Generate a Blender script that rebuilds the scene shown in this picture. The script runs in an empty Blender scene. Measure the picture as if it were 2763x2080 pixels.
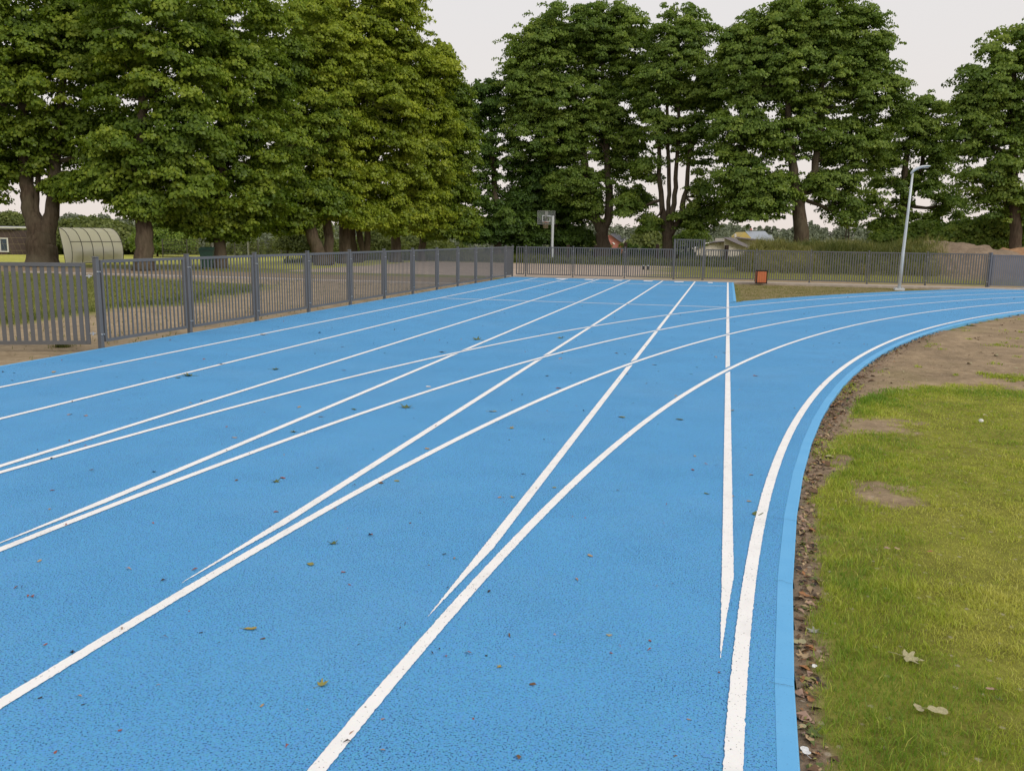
import bpy, math, random
import numpy as np
from mathutils import Vector, Matrix
R = math.radians
sc = bpy.context.scene
COL = sc.collection

# ------------------------------------------------------------------ camera
CF, CP, CY, CR, CH = 2290.13, 0.173575, -0.243253, 0.0135858, 1.61090   # focal (px of a 2763 wide frame), pitch, yaw, roll, eye height
PW, PH = 2763.0, 2080.0
_cy, _sy, _cp, _sp = math.cos(CY), math.sin(CY), math.cos(CP), math.sin(CP)
FW = np.array([_sy*_cp, _cy*_cp, -_sp]); _R = np.array([_cy, -_sy, 0.0]); _U = np.cross(_R, FW)
RT = math.cos(CR)*_R + math.sin(CR)*_U; UP = -math.sin(CR)*_R + math.cos(CR)*_U
EYE = np.array([0, 0, CH])
cam = bpy.data.cameras.new('camera'); co = bpy.data.objects.new('camera', cam); COL.objects.link(co)
m = Matrix.Identity(4)
for i in range(3):
    m[i][0], m[i][1], m[i][2], m[i][3] = RT[i], UP[i], -FW[i], EYE[i]
co.matrix_world = m
cam.sensor_width = 36; cam.sensor_fit = 'HORIZONTAL'; cam.lens = CF/PW*36; cam.clip_end = 6000; cam.clip_start = 0.05
sc.camera = co

# ------------------------------------------------------------------ light: a bright overcast evening sky and a weak veiled sun
SUN_EL, SUN_AZ = R(38), R(118)       # azimuth clockwise from +Y
SKY_STRENGTH = 0.1
w = bpy.data.worlds.new('World'); sc.world = w; w.use_nodes = True
nt = w.node_tree; nt.nodes.clear()
sky = nt.nodes.new('ShaderNodeTexSky'); sky.sky_type = 'NISHITA'; sky.sun_disc = False
sky.sun_elevation = SUN_EL; sky.sun_rotation = SUN_AZ; sky.dust_density = 4
tc = nt.nodes.new('ShaderNodeTexCoord'); sx = nt.nodes.new('ShaderNodeSeparateXYZ')
rp = nt.nodes.new('ShaderNodeValToRGB')
rp.color_ramp.elements[0].position = 0.0; rp.color_ramp.elements[0].color = (.86, .765, .705, 1)
rp.color_ramp.elements[1].position = 0.35; rp.color_ramp.elements[1].color = (.80, .795, .805, 1)
e = rp.color_ramp.elements.new(0.12); e.color = (.835, .785, .755, 1)
sc10 = nt.nodes.new('ShaderNodeVectorMath'); sc10.operation = 'SCALE'; sc10.inputs['Scale'].default_value = 10.3
mx = nt.nodes.new('ShaderNodeMix'); mx.data_type = 'RGBA'; mx.inputs[0].default_value = 0.94
bg = nt.nodes.new('ShaderNodeBackground'); bg.inputs[1].default_value = SKY_STRENGTH
ow = nt.nodes.new('ShaderNodeOutputWorld')
L = nt.links.new
L(tc.outputs['Generated'], sx.inputs[0]); L(sx.outputs['Z'], rp.inputs[0]); L(rp.outputs[0], sc10.inputs[0])
L(sky.outputs[0], mx.inputs[6]); L(sc10.outputs[0], mx.inputs[7]); L(mx.outputs[2], bg.inputs[0]); L(bg.outputs[0], ow.inputs[0])
sl = bpy.data.lights.new('sun', 'SUN'); sl.energy = 1.5; sl.angle = R(25); sl.color = (1, .93, .82)
so = bpy.data.objects.new('sun', sl); COL.objects.link(so)
sd = Vector((math.sin(SUN_AZ)*math.cos(SUN_EL), math.cos(SUN_AZ)*math.cos(SUN_EL), math.sin(SUN_EL)))
so.rotation_euler = sd.to_track_quat('Z', 'Y').to_euler()
vs = sc.view_settings; vs.view_transform = 'Standard'; vs.look = 'None'; vs.exposure = 0.0; vs.gamma = 1.0
sc.cycles.max_bounces = 6; sc.cycles.diffuse_bounces = 3; sc.cycles.transparent_max_bounces = 8; sc.cycles.transmission_bounces = 3

# ------------------------------------------------------------------ helpers
def on_ground(px, py, z=0.0):
    """point of the plane at height z seen at pixel px, py of the full size photo"""
    d = FW + (px-PW/2)/CF*RT - (py-PH/2)/CF*UP
    return EYE + d*((z-CH)/d[2])
def at(px, py, D):
    return EYE + (FW + (px-PW/2)/CF*RT - (py-PH/2)/CF*UP)*D
def base(px, D, z=0.0):
    """point at depth D and height z in the column of pixel px"""
    a = (px-PW/2)/CF*D
    b = (z - CH - a*RT[2] - D*FW[2])/UP[2]
    return EYE + a*RT + b*UP + D*FW

def tag(o, label=None, cat=None, group=None, kind=None):
    if label: o['label'] = label
    if cat: o['category'] = cat
    if group: o['group'] = group
    if kind: o['kind'] = kind
    return o
def empty(name, loc=(0, 0, 0), rz=0.0, label=None, cat=None, group=None):
    o = bpy.data.objects.new(name, None); COL.objects.link(o); o.location = loc; o.rotation_euler.z = rz
    o.empty_display_size = 0.2
    return tag(o, label, cat, group)
def dup(o, parent=None, loc=None, rz=None, label=None):
    c = o.copy(); COL.objects.link(c)
    if parent: c.parent = parent
    if loc is not None: c.location = loc
    if rz is not None: c.rotation_euler.z = rz
    if label: c['label'] = label
    for ch in list(o.children):
        dup(ch, c)
    return c

class MB:
    """collects shapes and links them as one mesh object"""
    def __init__(s): s.v = []; s.f = []; s.mi = []; s.cur = 0
    def add(s, vs, fs):
        n = len(s.v); s.v += [tuple(map(float, v)) for v in vs]
        s.f += [tuple(i+n for i in f) for f in fs]; s.mi += [s.cur]*len(fs)
    def box(s, x0, x1, y0, y1, z0, z1, M=None):
        vs = [(x, y, z) for x in (x0, x1) for y in (y0, y1) for z in (z0, z1)]
        if M is not None: vs = [M @ Vector(v) for v in vs]
        s.add(vs, [(0,1,3,2),(4,6,7,5),(0,4,5,1),(2,3,7,6),(0,2,6,4),(1,5,7,3)])
    def bbox(s, x0, x1, y0, y1, z0, z1, b=.004, M=None):
        """box with chamfered vertical edges and top"""
        def ring(i, z): return [(x0+i+b,y0+i,z),(x1-i-b,y0+i,z),(x1-i,y0+i+b,z),(x1-i,y1-i-b,z),(x1-i-b,y1-i,z),(x0+i+b,y1-i,z),(x0+i,y1-i-b,z),(x0+i,y0+i+b,z)]
        vs = ring(b, z0)+ring(0, z0+b)+ring(0, z1-b)+ring(b, z1)
        fs = [tuple(range(7, -1, -1)), tuple(range(24, 32))]
        for k in range(3):
            for i in range(8): fs.append((k*8+i, k*8+(i+1) % 8, k*8+8+(i+1) % 8, k*8+8+i))
        if M is not None: vs = [M @ Vector(v) for v in vs]
        s.add(vs, fs)
    def tube(s, pts, rad, n=8, cap=True):
        pts = [Vector(p) for p in pts]
        if not hasattr(rad, '__len__'): rad = [rad]*len(pts)
        vs = []; prev = None
        for i, p in enumerate(pts):
            t = (pts[min(i+1, len(pts)-1)]-pts[max(i-1, 0)]).normalized()
            if prev is None:
                a = Vector((1, 0, 0)) if abs(t.x) < .8 else Vector((0, 1, 0))
                prev = (a - t*a.dot(t)).normalized()
            else:
                prev = (prev - t*prev.dot(t)).normalized()
            q = t.cross(prev)
            for k in range(n):
                an = 2*math.pi*k/n
                vs.append(p + (prev*math.cos(an)+q*math.sin(an))*rad[i])
        fs = [(i*n+k, i*n+(k+1) % n, (i+1)*n+(k+1) % n, (i+1)*n+k) for i in range(len(pts)-1) for k in range(n)]
        if cap: fs += [tuple(range(n-1, -1, -1)), tuple(range((len(pts)-1)*n, len(pts)*n))]
        s.add(vs, fs)
    def prism(s, pts, off):
        """polygon extruded by the vector off"""
        n = len(pts); o = Vector(off); a = [Vector(p) for p in pts]
        s.add(a+[p+o for p in a], [tuple(range(n)), tuple(range(2*n-1, n-1, -1))]+[(i, i+n, (i+1) % n+n, (i+1) % n) for i in range(n)])
    def build(s, name, mats, parent=None, smooth=False):
        me = bpy.data.meshes.new(name); me.from_pydata(s.v, [], s.f); 
        for mm in (mats if isinstance(mats, (list, tuple)) else [mats]): me.materials.append(mm)
        me.polygons.foreach_set('material_index', s.mi)
        if smooth: me.polygons.foreach_set('use_smooth', [True]*len(s.f))
        me.update()
        o = bpy.data.objects.new(name, me); COL.objects.link(o)
        if parent: o.parent = parent
        return o

def np_mesh(name, verts, faces, mat, parent=None, face_attr=None, vcol=None, smooth=False):
    """verts (N,3); faces: list of (M,k) index arrays"""
    me = bpy.data.meshes.new(name)
    verts = np.asarray(verts, np.float32); me.vertices.add(len(verts)); me.vertices.foreach_set('co', verts.ravel())
    loops = np.concatenate([f.ravel() for f in faces]).astype(np.int32)
    tot = np.concatenate([np.full(len(f), f.shape[1], np.int32) for f in faces])
    st = np.concatenate([[0], np.cumsum(tot)[:-1]]).astype(np.int32)
    me.loops.add(len(loops)); me.loops.foreach_set('vertex_index', loops)
    me.polygons.add(len(tot)); me.polygons.foreach_set('loop_start', st); me.polygons.foreach_set('loop_total', tot)
    if smooth: me.polygons.foreach_set('use_smooth', np.ones(len(tot), bool))
    me.update(calc_edges=True)
    if face_attr:
        for k, a in face_attr.items():
            at_ = me.attributes.new(k, 'FLOAT', 'FACE'); at_.data.foreach_set('value', np.asarray(a, np.float32))
    if vcol is not None:
        at_ = me.attributes.new('tone', 'FLOAT_COLOR', 'POINT')
        at_.data.foreach_set('color', np.concatenate([vcol, np.ones((len(vcol), 1))], 1).astype(np.float32).ravel())
    for mm in (mat if isinstance(mat, (list, tuple)) else [mat]): me.materials.append(mm)
    o = bpy.data.objects.new(name, me); COL.objects.link(o)
    if parent: o.parent = parent
    return o

def vnoise(x, y, seed=0):
    """smooth value noise in 0..1"""
    xi, yi = np.floor(x).astype(np.int64), np.floor(y).astype(np.int64); fx, fy = x-xi, y-yi
    fx = fx*fx*(3-2*fx); fy = fy*fy*(3-2*fy)
    def h(a, b):
        n = (a*374761393 + b*668265263 + seed*1442695041) & 0x7fffffff
        n = ((n ^ (n >> 13))*1274126177) & 0x7fffffff
        return ((n ^ (n >> 16)) & 0xffff)/65535.0
    return (h(xi, yi)*(1-fx)+h(xi+1, yi)*fx)*(1-fy) + (h(xi, yi+1)*(1-fx)+h(xi+1, yi+1)*fx)*fy
def fbm(x, y, seed=0, o=4):
    return sum(vnoise(x*2**k, y*2**k, seed+k)*0.5**k for k in range(o))/sum(0.5**k for k in range(o))
def sstep(a, b, x):
    t = np.clip((x-a)/(b-a), 0, 1); return t*t*(3-2*t)

# ------------------------------------------------------------------ materials
class Mat:
    """small wrapper to write node trees"""
    def __init__(s, name):
        s.m = bpy.data.materials.new(name); s.m.use_nodes = True; s.nt = s.m.node_tree
        s.b = s.nt.nodes['Principled BSDF']; s.out = s.nt.nodes['Material Output']
    def n(s, t, **k):
        x = s.nt.nodes.new(t)
        for a, b in k.items(): setattr(x, a, b)
        return x
    def l(s, a, b): s.nt.links.new(a, b)
    def pos(s):
        return s.n('ShaderNodeNewGeometry').outputs['Position']
    def obj(s):
        return s.n('ShaderNodeTexCoord').outputs['Object']
    def noise(s, scale, vec=None, detail=3, rough=.6):
        x = s.n('ShaderNodeTexNoise'); x.inputs['Scale'].default_value = scale; x.inputs['Detail'].default_value = detail; x.inputs['Roughness'].default_value = rough
        s.l(vec if vec is not None else s.pos(), x.inputs['Vector']); return x.outputs['Fac']
    def voro(s, scale, vec=None, out='Distance', rnd=1.0):
        x = s.n('ShaderNodeTexVoronoi'); x.inputs['Scale'].default_value = scale; x.inputs['Randomness'].default_value = rnd
        s.l(vec if vec is not None else s.pos(), x.inputs['Vector']); return x.outputs[out]
    def ramp(s, fac, stops):
        x = s.n('ShaderNodeValToRGB'); el = x.color_ramp.elements
        el[0].position, el[1].position = stops[0][0], stops[-1][0]
        for p, c in stops[1:-1]: el.new(p)
        for e_, (p, c) in zip(el, stops):
            e_.position = p; e_.color = (c, c, c, 1) if not hasattr(c, '__len__') else tuple(c)+(1,)
        s.l(fac, x.inputs[0]); return x.outputs[0]
    def mix(s, fac, a, b, mode='MIX'):
        x = s.n('ShaderNodeMix', data_type='RGBA', blend_type=mode)
        for v, i in ((fac, 0), (a, 6), (b, 7)):
            if hasattr(v, 'is_output'): s.l(v, x.inputs[i])
            elif hasattr(v, '__len__'): x.inputs[i].default_value = tuple(v)+(1,)
            else: x.inputs[i].default_value = v if i == 0 else (v, v, v, 1)
        return x.outputs[2]
    def math(s, op, a, b=0.0):
        x = s.n('ShaderNodeMath', operation=op)
        for v, i in ((a, 0), (b, 1)):
            if hasattr(v, 'is_output'): s.l(v, x.inputs[i])
            else: x.inputs[i].default_value = v
        return x.outputs[0]
    def attr(s, name, out='Fac'):
        x = s.n('ShaderNodeAttribute'); x.attribute_name = name; return x.outputs[out]
    def set(s, col=None, rough=None, metal=None, spec=None):
        for v, k in ((col, 'Base Color'), (rough, 'Roughness'), (metal, 'Metallic'), (spec, 'Specular IOR Level')):
            if v is None: continue
            if hasattr(v, 'is_output'): s.l(v, s.b.inputs[k])
            else: s.b.inputs[k].default_value = tuple(v)+(1,) if hasattr(v, '__len__') else v
        return s
    def bump(s, h, strength=.3, dist=.01):
        x = s.n('ShaderNodeBump'); x.inputs['Strength'].default_value = strength; x.inputs['Distance'].default_value = dist
        s.l(h, x.inputs['Height']); s.l(x.outputs[0], s.b.inputs['Normal']); return s

def plain(name, c, rough=.6, metal=0.0, var=.12, scale=6.0, spec=.4):
    M_ = Mat(name); f = M_.noise(scale, M_.obj(), 5, .65)
    c = np.array(c); M_.set(M_.ramp(f, [(.3, tuple(c*(1-var))), (.7, tuple(np.minimum(c*(1+var), .95)))]), rough, metal, spec)
    return M_.m

MT = {}
# blue rubber surface: sprayed granules over darker pits
q = Mat('blue_rubber')
big = q.noise(.45, detail=4); mid = q.noise(7.0, detail=3)
gran = q.voro(170.0, out='Color'); pit = q.noise(138.0, detail=2.5, rough=.58); dens = q.noise(1.6, detail=2)
pz = q.math('ADD', pit, q.math('MULTIPLY', q.math('SUBTRACT', dens, .5), .10))
c = q.mix(q.ramp(big, [(.3, 0), (.7, 1)]), (.098, .362, .685), (.114, .388, .72))
c = q.mix(.22, c, q.mix(1.0, c, gran, 'MULTIPLY'))
c = q.mix(q.ramp(mid, [(.35, 0), (.75, .16)]), c, (.075, .27, .54))
c = q.mix(q.ramp(q.noise(.75, detail=5, rough=.6), [(.48, 0), (.68, .11)]), c, (.21, .35, .50))
c = q.mix(q.ramp(pz, [(.568, 0), (.612, .92)]), c, (.006, .055, .16))
q.set(c, .78, 0, .25).bump(pit, -.35, .004); MT['blue'] = q.m
q = Mat('blue_kerb_paint')
f = q.noise(3.0); g2 = q.noise(110.0, detail=3)
c = q.mix(q.ramp(f, [(.3, 0), (.7, 1)]), (.118, .395, .71), (.145, .435, .745)); c = q.mix(q.ramp(g2, [(.62, 0), (.7, .5)]), c, (.08, .2, .4))
q.set(c, .7, 0, .3).bump(g2, .12, .003); MT['kerb'] = q.m
q = Mat('white_line_paint')
g = q.noise(105.0, detail=2.5, rough=.55); f = q.noise(5.0, detail=4); gv = q.voro(170.0, out='Color')
c = q.mix(.04, q.ramp(f, [(.22, (.74, .725, .715)), (.45, (.86, .845, .83)), (.7, (.90, .885, .875))]), gv, 'MULTIPLY')
c = q.mix(q.ramp(g, [(.665, 0), (.70, .9)]), c, (.10, .09, .10)); q.set(c, .75, 0, .25).bump(g, -.25, .004); MT['white'] = q.m

def ground_mat(name, detail_scale=9.0, pebble=0.35):
    q = Mat(name); tone = q.attr('tone', 'Color')
    a = q.noise(1.7, detail=5); b = q.noise(detail_scale, detail=6, rough=.7); v = q.voro(22.0, out='Color'); vd = q.voro(22.0)
    c = q.mix(q.ramp(a, [(.3, .28), (.7, 0)]), tone, (.06, .05, .03))
    c = q.mix(q.ramp(q.noise(5.5, detail=4, rough=.65), [(.36, .55), (.62, 0)]), c, q.mix(1.0, c, (.66, .64, .60), 'MULTIPLY'))
    c = q.mix(q.ramp(q.noise(14.0, detail=3, rough=.6), [(.56, 0), (.70, .45)]), c, q.mix(1.0, c, (1.35, 1.33, 1.3), 'MULTIPLY'))
    c = q.mix(q.ramp(b, [(.25, .55), (.7, 0)]), c, q.mix(1.0, c, (.38, .36, .33), 'MULTIPLY'))
    sepr = q.n('ShaderNodeSeparateColor'); q.l(v, sepr.inputs[0])
    pb = q.math('MULTIPLY', q.ramp(sepr.outputs[0], [(.80, 0), (.86, 1)]), q.ramp(vd, [(.18, 1), (.3, 0)]))
    c = q.mix(q.math('MULTIPLY', pb, pebble), c, (.52, .45, .36))
    q.set(c, .95, 0, .1).bump(b, .7, .03); return q.m
MT['ground'] = ground_mat('ground_soil_and_turf')
MT['soil'] = ground_mat('infield_soil', 30.0, .5)

def leaf_mat(name, c0, c1, c2, trans=.35):
    q = Mat(name); t = q.attr('tint'); col = q.ramp(t, [(0.0, c0), (.5, c1), (1.0, c2)])
    q.nt.nodes.remove(q.b)
    d = q.n('ShaderNodeBsdfDiffuse'); q.l(col, d.inputs[0])
    tr = q.n('ShaderNodeBsdfTranslucent'); q.l(q.mix(1.0, col, (1.0, 1.05, .55), 'MULTIPLY'), tr.inputs[0])
    g = q.n('ShaderNodeBsdfGlossy'); g.inputs['Roughness'].default_value = .45; g.inputs[0].default_value = (.9, .95, 1, 1)
    m1 = q.n('ShaderNodeMixShader'); m1.inputs[0].default_value = trans; q.l(d.outputs[0], m1.inputs[1]); q.l(tr.outputs[0], m1.inputs[2])
    m2 = q.n('ShaderNodeMixShader'); m2.inputs[0].default_value = .014; q.l(m1.outputs[0], m2.inputs[1]); q.l(g.outputs[0], m2.inputs[2])
    q.l(m2.outputs[0], q.out.inputs[0]); return q.m
MT['leaf_left'] = leaf_mat('lime_green_foliage', (.080, .138, .014), (.168, .245, .024), (.305, .37, .038))
MT['leaf_yellow'] = leaf_mat('yellow_green_foliage', (.13, .19, .014), (.245, .315, .026), (.43, .475, .045))
MT['leaf_right'] = leaf_mat('maple_green_foliage', (.085, .150, .022), (.172, .255, .038), (.29, .37, .060))
MT['leaf_dark'] = leaf_mat('dark_green_foliage', (.048, .098, .016), (.092, .165, .024), (.16, .245, .036))  # darker greens; shade on the tree left of the hoop put into colour
MT['leaf_bush'] = leaf_mat('bush_foliage', (.09, .12, .035), (.155, .19, .05), (.24, .27, .075))
MT['grass'] = leaf_mat('lawn_grass', (.17, .295, .036), (.41, .47, .058), (.63, .60, .15), .3)
MT['drygrass'] = leaf_mat('tall_grass', (.09, .12, .03), (.17, .185, .05), (.32, .29, .11), .3)
q = Mat('bark'); o_ = q.obj()
mp = q.n('ShaderNodeMapping'); mp.inputs['Scale'].default_value = (9, 9, 1.6); q.l(o_, mp.inputs[0])
f = q.noise(1.0, mp.outputs[0], 6, .7); f2 = q.noise(.8, o_, 3)
c = q.mix(q.ramp(f2, [(.35, 0), (.7, .7)]), q.ramp(f, [(.3, (.035, .024, .016)), (.7, (.135, .10, .07))]), (.13, .115, .075))
q.set(c, .95, 0, .1).bump(f, .9, .05); MT['bark'] = q.m
MT['fence'] = plain('grey_powder_coat', (.122, .122, .126), .5, .0, .08, 3.0)
MT['fence_blue'] = plain('bluish_powder_coat', (.135, .145, .175), .5, .0, .08, 3.0)
MT['steel'] = plain('zinc_bolt', (.6, .6, .6), .35, .8, .05)
MT['conc'] = plain('pale_concrete', (.42, .36, .30), .9, 0, .2, 5.0, .2)
MT['galv'] = plain('galvanised_pole', (.60, .635, .66), .45, .2, .06, 3.0)
MT['dull'] = plain('dull_grey_steel', (.21, .22, .21), .6)
MT['black'] = plain('black_metal', (.018, .014, .012), .5)
MT['rib'] = plain('dark_rib_metal', (.07, .065, .06), .5)
MT['whitep'] = plain('white_paint', (.72, .72, .70), .5, 0, .06)
MT['orange'] = plain('orange_rim', (.55, .11, .06), .45)
MT['seat'] = plain('grey_plastic_seat', (.09, .09, .10), .5)
MT['bin_green'] = plain('dark_green_plastic', (.02, .055, .04), .45)
MT['brown'] = plain('dark_wood_post', (.035, .022, .015), .9, 0, .3, 12)

# ------------------------------------------------------------------ track geometry
LW, X0, XC, YC, R0 = 1.22, 0.0888, 38.047, 1.1496, 37.9648
HW = 0.0275                                   # half a line width
R_IN, R_KERB, R_OUT = R0-.131, R0-.197, 43.60
XF = -8.43
XL, XR, YE, YN = -8.33, .235, 33.62, 22.95
def arc_x(r, y):                              # left branch of a circle round the bend's centre, straight before the bend
    y = np.asarray(y, float)
    return np.where(y < YC, XC-r, XC-np.sqrt(np.maximum(r*r-(y-YC)**2, 1e-9)))

mb = MB()
ys = list(np.arange(-14, YE, .5))+[YE]
i0 = 0
for a, b in zip(ys[:-1], ys[1:]):
    def xr(y): return float(min(XR, arc_x(R_OUT, y)))
    mb.add([(XL, a, 0), (xr(a), a, 0), (xr(b), b, 0), (XL, b, 0)], [(0, 1, 2, 3)])
for a, b in zip(ys[:-1], ys[1:]):             # the straight run up to the bend
    if a >= YC: break
    b = min(b, YC)
    mb.add([(XC-R_OUT, a, 0), (XC-R_IN+.03, a, 0), (XC-R_IN+.03, b, 0), (XC-R_OUT, b, 0)], [(0, 1, 2, 3)])
na = 300
for k in range(na):
    t0, t1 = math.pi*k/na*.9, math.pi*(k+1)/na*.9
    f_ = lambda r, t: (XC-r*math.cos(t), YC+r*math.sin(t), 0)
    mb.add([f_(R_OUT, t0), f_(R_IN-.03, t0), f_(R_IN-.03, t1), f_(R_OUT, t1)], [(0, 1, 2, 3)])
tag(mb.build('running_track', MT['blue']), 'blue rubber running track with six straight lanes and a bend', 'running track', kind='structure')

# kerb blocks along the inside of the bend, about a metre each
mb = MB(); rng = random.Random(4)
yj = 3.1; t = (yj-YC)/R_KERB - 18/R_KERB
while t < 2.4:
    t1 = t+1.0/R_KERB; g = .0001/R_KERB
    def kp(r, tt):
        if tt < 0: return (XC-r, YC+r*tt)
        return (XC-r*math.cos(tt), YC+r*math.sin(tt))
    A, B = t+g, t1-g
    zt = .0012+rng.uniform(-.0006, .0006); j = rng.uniform(-.003, .003)
    p = [kp(R_IN, A), kp(R_KERB-j, A), kp(R_KERB-j*.5, B), kp(R_IN, B)]; p2 = [kp(R_IN+.004, A), kp(R_KERB+.006-j, A), kp(R_KERB+.006-j*.5, B), kp(R_IN+.004, B)]
    mb.add([(x, y, zt) for x, y in p2]+[(x, y, zt-.005) for x, y in p]+[(x, y, -.25) for x, y in p],
           [(0, 1, 2, 3), (0, 4, 5, 1), (1, 5, 6, 2), (2, 6, 7, 3), (3, 7, 4, 0), (4, 8, 9, 5), (5, 9, 10, 6), (6, 10, 11, 7), (7, 11, 8, 4)])
    t = t1
tag(mb.build('kerb', MT['kerb']), 'pale blue painted kerb along the inside of the bend', 'kerb', kind='structure')
mb = MB()                                     # edging of the grass wedge and of the end of the straight
mb.box(XR, XR+.07, YN+.35, YE, -.25, .002)
for k in range(60):
    t0 = math.asin((YN+.33-YC)/R_OUT)+k*.02; t1 = t0+.02
    f_ = lambda r, t, z: (XC-r*math.cos(t), YC+r*math.sin(t), z)
    mb.add([f_(R_OUT, t0, .002), f_(R_OUT, t1, .002), f_(R_OUT+.07, t1, .002), f_(R_OUT+.07, t0, .002), f_(R_OUT+.07, t0, -.2), f_(R_OUT+.07, t1, -.2)], [(0, 3, 2, 1), (3, 4, 5, 2)])
mb.box(XL-.05, XL, -14, YE, -.25, .002)
tag(mb.build('kerb', MT['kerb']), 'narrow blue edging round the outside of the track', 'kerb', kind='structure')
mb = MB(); mb.box(XL-1.2, 11.5, YE+.02, YE+1.05, -.2, .012)
cs = mb.build('concrete_strip', MT['conc']); tag(cs, 'pale concrete strip under the far fence', 'concrete strip', kind='structure')

# lane lines
ZL = .004
rngl = np.random.default_rng(3)
def strip(name, xl, xr, ys, label):
    """quads between the x intervals xl..xr of successive ys (nan = no paint)"""
    ok = np.isfinite(xl) & np.isfinite(xr) & (xr-xl > .0015)
    jl, jr = (rngl.normal(0, .0011, len(ys)) for _ in 'ab')
    v = np.stack([np.stack([xl+jl, ys, np.full_like(ys, ZL)], 1), np.stack([xr+jr, ys, np.full_like(ys, ZL)], 1)], 1).reshape(-1, 3)
    i = np.nonzero(ok[:-1] & ok[1:])[0]
    f = np.stack([2*i, 2*i+1, 2*i+3, 2*i+2], 1)
    return np.nan_to_num(v), f
def lines_obj(name, parts, label):
    vs, fs, n = [], [], 0
    for v, f in parts:
        vs.append(v); fs.append(f+n); n += len(v)
    o = np_mesh(name, np.concatenate(vs), [np.concatenate(fs)], MT['white']); tag(o, label, 'lane line', 'lane lines', 'structure'); return o
NTH = ['first', 'second', 'third', 'fourth', 'fifth', 'sixth', 'seventh']
YS = np.concatenate([np.arange(2.0, 14, .012), np.arange(14, YE-.12, .05)])
for k in range(7):
    x = X0-LW*k - (.010*k*sstep(20, 33, YS) if k > 2 else 0)
    xl, xr = x-HW*1.03, x+HW*1.03; parts = []
    L_, R_ = xl+0*YS, xr+0*YS; right_piece = None
    segs = [(L_, R_)]
    for j in range(5):
        gap = .047 if j == k else .03
        bl, br = arc_x(R0+LW*j+HW+gap, YS), arc_x(R0+LW*j-HW-gap, YS)
        new = []
        for (a, b) in segs:
            lo = (a, np.minimum(b, bl)); hi = (np.maximum(a, br), b)
            new.append((lo[0], np.where(lo[1] > lo[0], lo[1], np.nan))); 
            if j != k: new.append((np.where(hi[1] > hi[0], hi[0], np.nan), hi[1]))
        segs = new
    parts = [strip('', a, b, YS, '') for a, b in segs]
    if k < 5:  # nothing is painted before the bend leaves this line
        pass
    lines_obj('lane_line', parts, 'white straight lane line, %s from the right' % NTH[k])
for j in range(5):
    r = R0+LW*j
    t = np.concatenate([np.arange(-12/r, 0.0, .03/r), np.arange(0, 14/r, .012/r), np.arange(14/r, 2.4, .05/r)])
    jl, jr = (rngl.normal(0, .0011, len(t)) for _ in 'ab')
    def pt(rr):
        x = np.where(t < 0, XC-rr, XC-rr*np.cos(t)); y = np.where(t < 0, YC+r*t, YC+rr*np.sin(t)); return np.stack([x, y, np.full_like(t, ZL)], 1)
    v = np.stack([pt(r+HW*(1.1 if j == 0 else 1)+jl), pt(r-HW*(1.1 if j == 0 else 1)+jr)], 1).reshape(-1, 3); i = np.arange(len(t)-1)
    o = np_mesh('lane_line', v, [np.stack([2*i, 2*i+1, 2*i+3, 2*i+2], 1)], MT['white'])
    tag(o, 'white curved lane line of the bend, %s from the inside' % NTH[j], 'lane line', 'lane lines', 'structure')
def cross_line(y, wd, label):
    mb = MB(); xs = []
    for k in range(6):
        a, b = X0-LW*(k+1)+HW+.03, X0-LW*k-HW-.03
        mb.add([(a, y-wd/2, ZL), (b, y-wd/2, ZL), (b, y+wd/2, ZL), (a, y+wd/2, ZL)], [(0, 1, 2, 3)])
    tag(mb.build('finish_line', MT['white']), label, 'cross line', None, 'structure')
cross_line(21.1, .075, 'thin white cross line over the straight lanes')
cross_line(30.75, .10, 'faint white cross line near the far end of the straight')
mb = MB()
for i, px in enumerate((1506, 1585, 1664, 1747, 1831.5, 1916.5)):
    p = on_ground(px, 754.3+i*1.75); hw = .17 if i < 5 else .09
    p[1] = 33.0
    mb.add([(p[0]-hw, p[1]-.28, ZL), (p[0]+hw, p[1]-.28, ZL), (p[0]+hw, p[1]+.28, ZL), (p[0]-hw, p[1]+.28, ZL)], [(0, 1, 2, 3)])
tag(mb.build('lane_marking', MT['white']), 'white painted blocks at the far ends of the lanes', 'lane marking', None, 'structure')

# ------------------------------------------------------------------ ground
def lawn_edge(x):
    return np.interp(x, [.2, 1.0, 1.44, 1.85, 2.26, 2.85, 3.3, 6, 12, 30], [6.5, 8.3, 9.4, 9.9, 10.25, 10.45, 10.4, 9.6, 9.0, 8])
def inside_d(x, y):                            # metres inward of the kerb
    return R_KERB - np.where(y < YC, XC-x, np.hypot(x-XC, y-YC))
HOLES = [(1.38, 7.95, .40, .30), (1.06, 5.65, .24, .26), (.90, 6.7, .10, .2)]
def lawn_mask(x, y):
    n = fbm(x*3, y*3, 11); n2 = fbm(x*12, y*12, 23)
    d = inside_d(x, y); inner = .055+.085*np.clip((y-3.6)/4, 0, 2.4)
    mk = sstep(0, .08, d-inner+(n-.5)*.2*np.clip(y/6, .3, 1)+(n2-.5)*.12)
    mk *= 1-sstep(-.25, .3, y-lawn_edge(x)+(n-.5)*.9+(n2-.5)*.5)
    for hx, hy, ha, hb in HOLES:
        mk *= sstep(.55, 1.35, np.hypot((x-hx)/ha, (y-hy)/hb)+(n-.5)*1.6+(n2-.5)*1.3)
    return mk
def green_tuft(x, y):                          # thin green haze on the bare infield
    return np.clip((fbm(x*.9, y*.9, 5)-.5)*3, 0, 1)*np.clip(inside_d(x, y)*3, 0, 1)

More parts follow.
